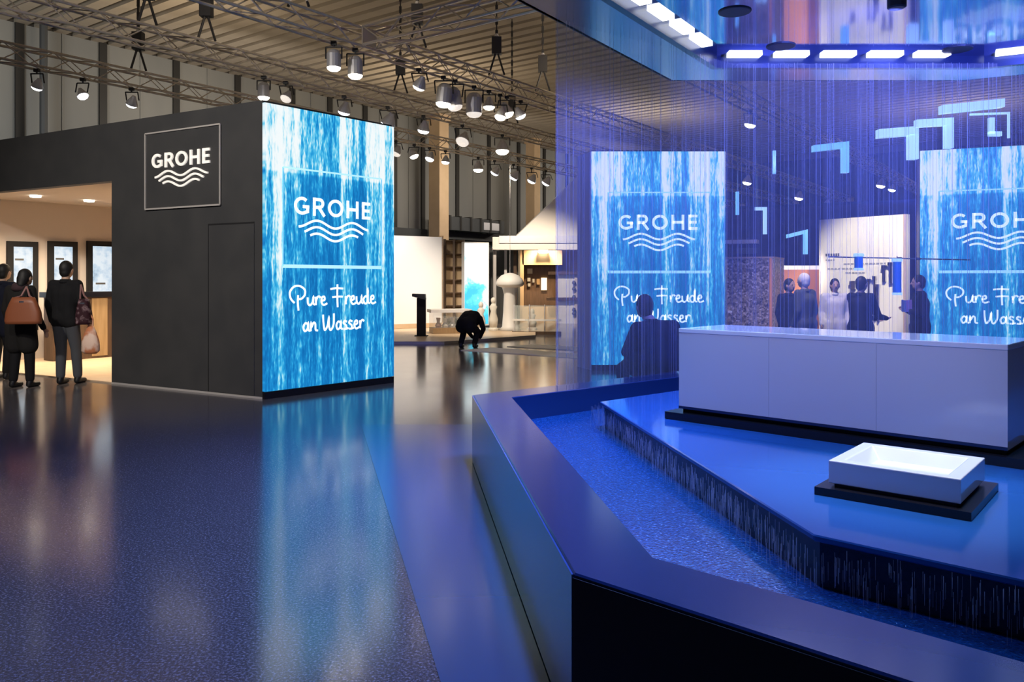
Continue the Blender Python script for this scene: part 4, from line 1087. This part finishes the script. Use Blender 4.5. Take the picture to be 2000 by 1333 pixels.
# thin shower rail with hanging enamel sleeves, hung from the canopy rear edge
hp = [P(1618,502,9.9), P(1895,508,9.9)]
t = thing('shower_bar', hp[0], 'thin chrome shower bar crossing in front of the product wall', 'shower bar')
obj('bar', MB().tube(hp[0], hp[1], 0.008, n=8), 'chrome', t)
for q in (hp[0]+(hp[1]-hp[0])*0.02, hp[0]+(hp[1]-hp[0])*0.98): obj('hanger', MB().tube(q, (q.x,q.y,CZ), 0.003, n=4), 'chrome', t)
for k in (0.22, 0.5, 0.63): 
    q = hp[0]+(hp[1]-hp[0])*k; obj('joint', MB().tube(q-Vector((0.03,0,0)), q+Vector((0.03,0,0)), 0.016, n=8), 'print_dark', t)
for px, y0_, y1_, lab in ((1677,497,527,'short blue shower sleeve hanging from the thin bar'),(1752,507,575,'long blue shower sleeve hanging from the thin bar')):
    q0_ = P(px,y0_,9.87); q1_ = P(px,y1_,9.87); r = 0.05
    t = thing('shower_sleeve', q1_, lab, 'shower head')
    obj('sleeve', MB().lathe((q0_.x,q0_.y,q1_.z), [(r*0.9,0),(r,0.01),(r,(q0_.z-q1_.z)*0.96),(r*0.7,q0_.z-q1_.z)], 14), 'cyan_enamel', t)
    obj('top_ring', MB().lathe((q0_.x,q0_.y,q0_.z-0.03), [(r*1.25,0),(r*1.3,0.02),(r*1.1,0.04)], 14), 'acrylic_pale', t)
    obj('bottom_ring', MB().lathe((q0_.x,q0_.y,q1_.z-0.01), [(r*1.15,0),(r*1.2,0.02),(r*1.1,0.03)], 14), 'acrylic_pale', t)
    obj('loop', MB().tube((q0_.x,q0_.y,q0_.z), (q0_.x,q0_.y,hp[0].z+0.01), 0.006), 'chrome', t)

# hanging square-tube acrylic bends (edge-lit)
def sq_path(pts, w, mt, t, d_):
    for (x0_,y0_), (x1_,y1_) in zip(pts, pts[1:]):
        p0_, p1_ = P(x0_,y0_,d_), P(x1_,y1_,d_)
        if abs(p1_.x-p0_.x) > abs(p1_.z-p0_.z):
            xa, xb = sorted((p0_.x,p1_.x)); za, zb = (p0_.z,p1_.z) if p0_.x < p1_.x else (p1_.z,p0_.z)
            m_ = MB().hexa([(xa-w,d_-w,za-w),(xb+w,d_-w,zb-w),(xb+w,d_+w,zb-w),(xa-w,d_+w,za-w)], [(xa-w,d_-w,za+w),(xb+w,d_-w,zb+w),(xb+w,d_+w,zb+w),(xa-w,d_+w,za+w)])
            obj('tube_run', m_, mt, t)
        else:
            za, zb = sorted((p0_.z,p1_.z)); obj('tube_drop', MB().box(p0_.x-w,p0_.x+w,d_-w,d_+w,za,zb-w), mt, t)
    q = P(pts[0][0], min(a[1] for a in pts), d_)
    obj('suspension_wire', MB().tube((q.x,q.y,q.z), (q.x,q.y,CZ), 0.003, n=4), 'chrome', t)
bends = [('pale acrylic L-shaped tube hanging beside the right tower, lower one', [(1593,291),(1650,283),(1650,338)], 0.042, 'acrylic', 10.6),
         ('pale acrylic L-shaped tube whose bar points left above the lamps', [(1722,262),(1782,256),(1782,312)], 0.055, 'acrylic_pale', 10.2),
         ('square acrylic tube loop just above the right tower corner', [(1795,242),(1852,238),(1852,290)], 0.045, 'acrylic_pale', 9.8),
         ('sloping bright acrylic bar highest above the right tower', [(1845,215),(1950,202)], 0.05, 'acrylic_pale', 9.6),
         ('thin acrylic frame with a bright upright above the right tower', [(1896,224),(1970,221),(1970,270)], 0.012, 'acrylic_pale', 9.7),
         ('short bright acrylic upright inside the thin frame', [(1936,226),(1936,262),(1950,262)], 0.028, 'acrylic_pale', 9.75),
         ('narrow acrylic drop tube right of the middle tower, upper one', [(1512,292),(1517,340)], 0.018, 'acrylic', 10.9),
         ('narrow acrylic bend hanging low between the towers', [(1478,408),(1494,408),(1496,458)], 0.022, 'acrylic_pale', 10.9),
         ('faint acrylic bend lowest above the mosaic partition', [(1540,462),(1573,452),(1573,497)], 0.026, 'acrylic', 11.2),
         ('short faint acrylic tube close to the middle tower edge', [(1440,372),(1443,420)], 0.020, 'acrylic', 11.2)]
for lab, pts, w_, mt, d_ in bends:
    b0 = P(pts[-1][0], pts[-1][1], d_)
    t = thing('acrylic_bend', b0, lab, 'hanging tube', group='hanging acrylic shower tubes')
    sq_path(pts, w_, mt, t, d_)

# ================================================================== CENTRE BACKGROUND STAND
t = thing('wood_podium', G(890,660), 'low pale wooden podium under the white display wall', 'podium')
pol = [G(700,673), G(868,673), G(1046,660), G(1046,647), G(700,638)]
o = obj('deck', MB().prism([(p.x,p.y) for p in pol], 0.0, 0.065), 'pale_wood_floor', t)
obj('edge_strip', MB().bar((pol[0].x,pol[0].y-0.01), (pol[1].x,pol[1].y-0.01), 0.02, 0.0, 0.065), 'white_paint', t)
obj('edge_strip', MB().bar((pol[1].x,pol[1].y-0.01), (pol[2].x,pol[2].y-0.01), 0.02, 0.0, 0.065), 'sign_line', t)
t = thing('floor_runner', G(1050,690), 'pale floor runner strips lying right of the podium', 'floor strip')
obj('strip', MB().prism([(p.x,p.y) for p in (G(900,685), G(1150,702), G(1150,694), G(960,680))], 0.0, 0.012), 'white_paint', t)
obj('strip', MB().prism([(p.x,p.y) for p in (G(990,678), G(1150,687), G(1150,680), G(1040,674))], 0.0, 0.012), 'white_paint', t)
# white display wall
a_, b_ = P(700,600,22.0), P(866,600,23.6)
t = thing('display_wall', ((a_.x+b_.x)/2, 22.8, 0.07), 'white display wall right of the corner screen', 'display wall')
obj('panel', MB().bar(a_, b_, 0.15, 0.07, 2.74), 'white_paint', t); obj('end_post', MB().bar(b_-(b_-a_)*0.02, b_, 0.2, 0.07, 2.78), 'column', t)
obj('base_board', MB().bar((a_.x,a_.y-0.03),(b_.x,b_.y-0.03), 0.03, 0.07, 0.2), 'column', t)
for px in (735, 800): 
    q = P(px,600,21.0)
    spot('display_wall_beam', (q.x,q.y-2.2,4.9), (q.x,q.y+1.6,1.6), 950, (1.0,0.90,0.78), 45, 0.8, 0.1)
spot('podium_beam', (P(900,600,20).x, 18.5, 5.0), (P(930,600,22).x, 22, 0.5), 1300, (1.0,0.84,0.64), 60, 0.8, 0.1)
spot('podium_beam', (P(1020,600,22).x, 21.5, 5.0), (P(1040,600,25).x, 26, 1.0), 1500, (1.0,0.80,0.58), 60, 0.8, 0.1)
# lattice shelf
a_, b_ = P(868,600,24.3), P(905,600,24.6)
t = thing('lattice_shelf', ((a_.x+b_.x)/2, 24.4, 0.07), 'dark framed open shelf with oak compartments beside the lightbox', 'shelf')
obj('back_board', MB().bar((a_.x,a_.y+0.2),(b_.x,b_.y+0.2), 0.03, 0.07, 2.70), 'column', t)
for f in (0, 0.5, 1.0):
    q = a_+(b_-a_)*f; obj('upright', MB().box(q.x-0.035,q.x+0.035,q.y-0.02,q.y+0.2,0.07,2.72), 'walnut', t)
for i in range(7):
    z_ = 0.25+i*0.40; obj('shelf_board', MB().bar((a_.x,a_.y),(b_.x,b_.y), 0.2, z_, z_+0.03), 'walnut', t)
# lightbox
a_, b_ = P(907,600,24.0), P(955,600,24.4)
t = thing('lightbox', ((a_.x+b_.x)/2, 24.2, 0.07), 'bright white lightbox with a turquoise splash picture', 'lightbox')
obj('case', MB().bar(a_, b_, 0.2, 0.07, 2.62), 'lightbox_edge', t)
lb = obj('picture', MB().bar(a_+Vector((0.02,-0.02,0)), b_+Vector((-0.02,-0.02,0)), 0.015, 0.12, 2.58), 'lightbox', t)
# dark stand behind
a_, b_ = P(948,600,27.0), P(1012,600,26.6)
t = thing('dark_booth_wall', ((a_.x+b_.x)/2, 26.8, 0), 'dark green grey booth wall behind the mushroom display', 'wall')
obj('panel', MB().bar(a_, b_, 0.2, 0, 2.55), 'beam', t); obj('post', MB().bar(P(985,600,26.5), P(990,600,26.5), 0.1, 0, 2.6), 'lamp_silver', t)
obj('frame_edge', MB().bar(P(1003,600,26.3), P(1009,600,26.3), 0.15, 0, 2.6), 'walnut', t)
# wooden pavilion room
t = thing('wooden_pavilion', (P(1060,600,27).x, 27, 0), 'warm wooden pavilion room under the white sloped roof', 'pavilion')
obj('back_wall', MB().bar(P(1006,600,28.0), P(1140,600,28.0), 0.15, 0, 2.6), 'oak', t)
obj('side_panel', MB().bar(P(1006,600,27.2), P(1023,600,27.2), 0.2, 0, 2.6), 'column', t)
obj('lintel', MB().bar(P(1020,600,27.2), P(1098,600,27.2), 0.2, 1.98, 2.6), 'column', t)
obj('doorway_lining', MB().bar(P(1023,600,27.6), P(1090,600,27.6), 0.1, 0.4, 1.98), 'walnut', t)
obj('half_wall', MB().bar(P(1020,600,27.1), P(1092,600,27.1), 0.1, 0, 0.55), 'column', t)
for x0_, x1_, y0_, y1_, mt in ((1057,1068,543,567,'lit_picture'),(1048,1054,545,556,'oak'),(1030,1040,525,535,'print_grey'),(1030,1036,543,550,'print_grey'),(1040,1044,545,552,'print_grey'),(1031,1036,554,560,'print_grey')):
    q0_, q1_ = P(x0_,y1_,27.55), P(x1_,y0_,27.55)
    obj('picture', MB().box(q0_.x,q1_.x,27.53,27.58,q0_.z,q1_.z), mt, t)
obj('ceiling_lamp', MB().box(P(1052,0,27).x,P(1070,0,27).x,26.9,27.15,2.38,2.48), 'lens_warm', t)
for y_, a0_, a1_ in ((533,1072,1135),(584,1068,1135)):
    obj('shelf', MB().bar(P(a0_,y_,26.4), P(a1_,y_,26.4), 0.3, 1.5+(HY-y_)/FPX*26.4-0.06, 1.5+(HY-y_)/FPX*26.4+0.04), 'walnut', t)
obj('display_column', MB().bar(P(1090,600,26.6), P(1122,600,26.6), 0.2, 0, 1.66), 'white_paint', t)
obj('display_column', MB().bar(P(1122,600,26.55), P(1140,600,26.55), 0.2, 0, 1.66), 'beige_wall', t)
for y_ in (552,564,580,605,612):
    q = P(1121,y_,26.5); obj('tap_sample', MB().lathe((q.x,q.y-0.02,q.z-0.06), [(0.05,0),(0.07,0.04),(0.04,0.12)], 10), 'print_dark', t)
# white roof of the pavilion
rf = MB()
q = [P(1008,462,25.6), P(1230,462,25.6), P(1230,336,26.9), P(1138,336,26.9)]
n_ = Vector((0,0.25,0.05))
rf.add(q+[p_+n_ for p_ in q], [(0,1,2,3),(7,6,5,4),(0,4,5,1),(1,5,6,2),(2,6,7,3),(3,7,4,0)])
obj('roof_slope', rf, 'white_paint', t)
obj('eaves_band', MB().bar(P(962,476,25.5), P(1200,476,25.5), 0.5, 1.5+57/FPX*25.5, 1.5+82/FPX*25.5), 'white_paint', t)
obj('eaves_strip', MB().bar(P(975,476,25.45), P(1200,476,25.45), 0.1, 1.5+70/FPX*25.5, 1.5+84/FPX*25.5), 'lamp_silver', t)  # thin grey strip across the upper eaves band
for px in (966, 1144): obj('roof_post', MB().tube(P(px,545,25.8)-Vector((0,0,1.5)), P(px,480,25.8), 0.06), 'lamp_silver', t)
spot('pavilion_lamp_beam', P(1062,470,26.6), P(1062,600,27.6), 500, (1.0,0.72,0.42), 120, 0.8, 0.1)
# glass balustrade
t = thing('glass_balustrade', G(1045,655), 'low glass balustrade in front of the wooden pavilion', 'balustrade')
for i in range(3):
    x0_, x1_ = 1004+i*30, 1032+i*30
    obj('glass_panel', MB().bar(P(x0_,640,21.6), P(x1_,640,21.4), 0.015, 0.06, 0.78), 'glass_pane', t)
    obj('stanchion', MB().bar(P(x0_-1,640,21.55), P(x0_+1,640,21.55), 0.05, 0.0, 0.80), 'lamp_silver', t)
obj('foot_rail', MB().bar(P(1000,640,21.5), P(1096,640,21.3), 0.06, 0.0, 0.08), 'walnut', t)
obj('hand_rail', MB().bar(P(1000,640,21.5), P(1096,640,21.3), 0.05, 0.36, 0.41), 'white_paint', t)
# info kiosk
q = G(823,662)
t = thing('info_kiosk', (q.x,q.y,0.07), 'slim black information kiosk with a tilted head', 'kiosk')
k0 = q.y
obj('pillar', MB().box(q.x-0.11,q.x+0.11,k0-0.06,k0+0.06,0.07,1.02), 'black_matt', t)
obj('head', MB().add([(q.x-0.22,k0-0.12,1.06),(q.x+0.11,k0-0.12,0.98),(q.x+0.11,k0+0.12,0.98),(q.x-0.22,k0+0.12,1.06),(q.x-0.22,k0-0.12,1.13),(q.x+0.10,k0-0.12,1.12),(q.x+0.10,k0+0.12,1.12),(q.x-0.22,k0+0.12,1.13)], [(3,2,1,0),(4,5,6,7),(0,1,5,4),(1,2,6,5),(2,3,7,6),(3,0,4,7)]), 'lamp_dark', t)
obj('foot_plate', MB().box(q.x-0.16,q.x+0.16,k0-0.14,k0+0.14,0.07,0.085), 'black_matt', t)
# glass showcase counter
a_, b_ = P(846,640,20.6), P(918,640,20.9)
t = thing('showcase_counter', ((a_.x+b_.x)/2, 20.7, 0.07), 'white topped glass showcase counter behind the crouching figure', 'counter')
obj('base', MB().bar(a_, b_, 0.5, 0.07, 0.22), 'oak', t); obj('glass_front', MB().bar(a_, b_, 0.5, 0.22, 0.62), 'glass_pane', t)
obj('top', MB().bar(a_-Vector((0.05,0.05,0)), b_+Vector((0.05,-0.05,0)), 0.6, 0.62, 0.70), 'white_paint', t)
for i in range(5):
    q = a_+(b_-a_)*(0.12+0.19*i); obj('sample', MB().lathe((q.x,q.y+0.2,0.22), [(0.07,0),(0.09,0.06),(0.04,0.14),(0.06,0.26)], 10), ('leather_tan','cloth_white','lamp_silver','cloth_white','white_paint')[i], t)
# mushroom-shaped display
q = G(996,650)
t = thing('mushroom_display', (q.x,q.y,0.0), 'white mushroom shaped parasol display on the podium', 'display')
obj('stem', MB().lathe((q.x,q.y,0.07), [(0.32,0),(0.22,0.10),(0.19,0.5),(0.17,1.0),(0.24,1.28)], 16), 'white_paint', t, smooth=True)
obj('cap', MB().lathe((q.x,q.y,0), [(0.10,1.22),(0.36,1.30),(0.40,1.36),(0.36,1.48),(0.24,1.60),(0.08,1.66),(0.01,1.67)], 20), 'white_paint', t, smooth=True)
obj('hanging_wire', MB().tube((q.x,q.y,1.66),(q.x,q.y,5.35),0.006,n=4), 'lamp_silver', t)
for i, (dx, hh, mt, lab) in enumerate(((-0.80,0.80,'white_paint','small pale sculpted figure next to the lightbox'),(-0.46,0.95,'cloth_white','taller cream sculpted figure beside the mushroom stem'),(-1.10,0.32,'leather_tan','low reddish brown dish left of the pale figures'),(0.62,0.55,'beige_wall','short beige sculpted figure right of the mushroom stem'))):
    x_ = q.x+dx; y_ = q.y-0.25+0.1*i
    tt = thing('display_figure', (x_,y_,0.07), lab, 'sculpture')
    if hh > 0.4:
        obj('base', MB().lathe((x_,y_,0.07), [(0.14,0),(0.14,0.05),(0.10,0.08)], 12), mt, tt)
        obj('torso', MB().lathe((x_,y_,0.14), [(0.10,0),(0.13,hh*0.25),(0.07,hh*0.48),(0.11,hh*0.62),(0.04,hh*0.72)], 12), mt, tt, smooth=True)
        obj('head', MB().ball((x_,y_,0.14+hh*0.80), 0.07,0.07,0.09), mt, tt, smooth=True)
    else:
        obj('dish', MB().lathe((x_,y_,0.07), [(0.08,0),(0.10,0.02),(0.20,0.14),(0.22,0.16),(0.19,0.15)], 14), mt, tt, smooth=True)
        obj('rim', MB().lathe((x_,y_,0.22), [(0.21,0),(0.23,0.01),(0.21,0.02)], 14), 'column', tt)
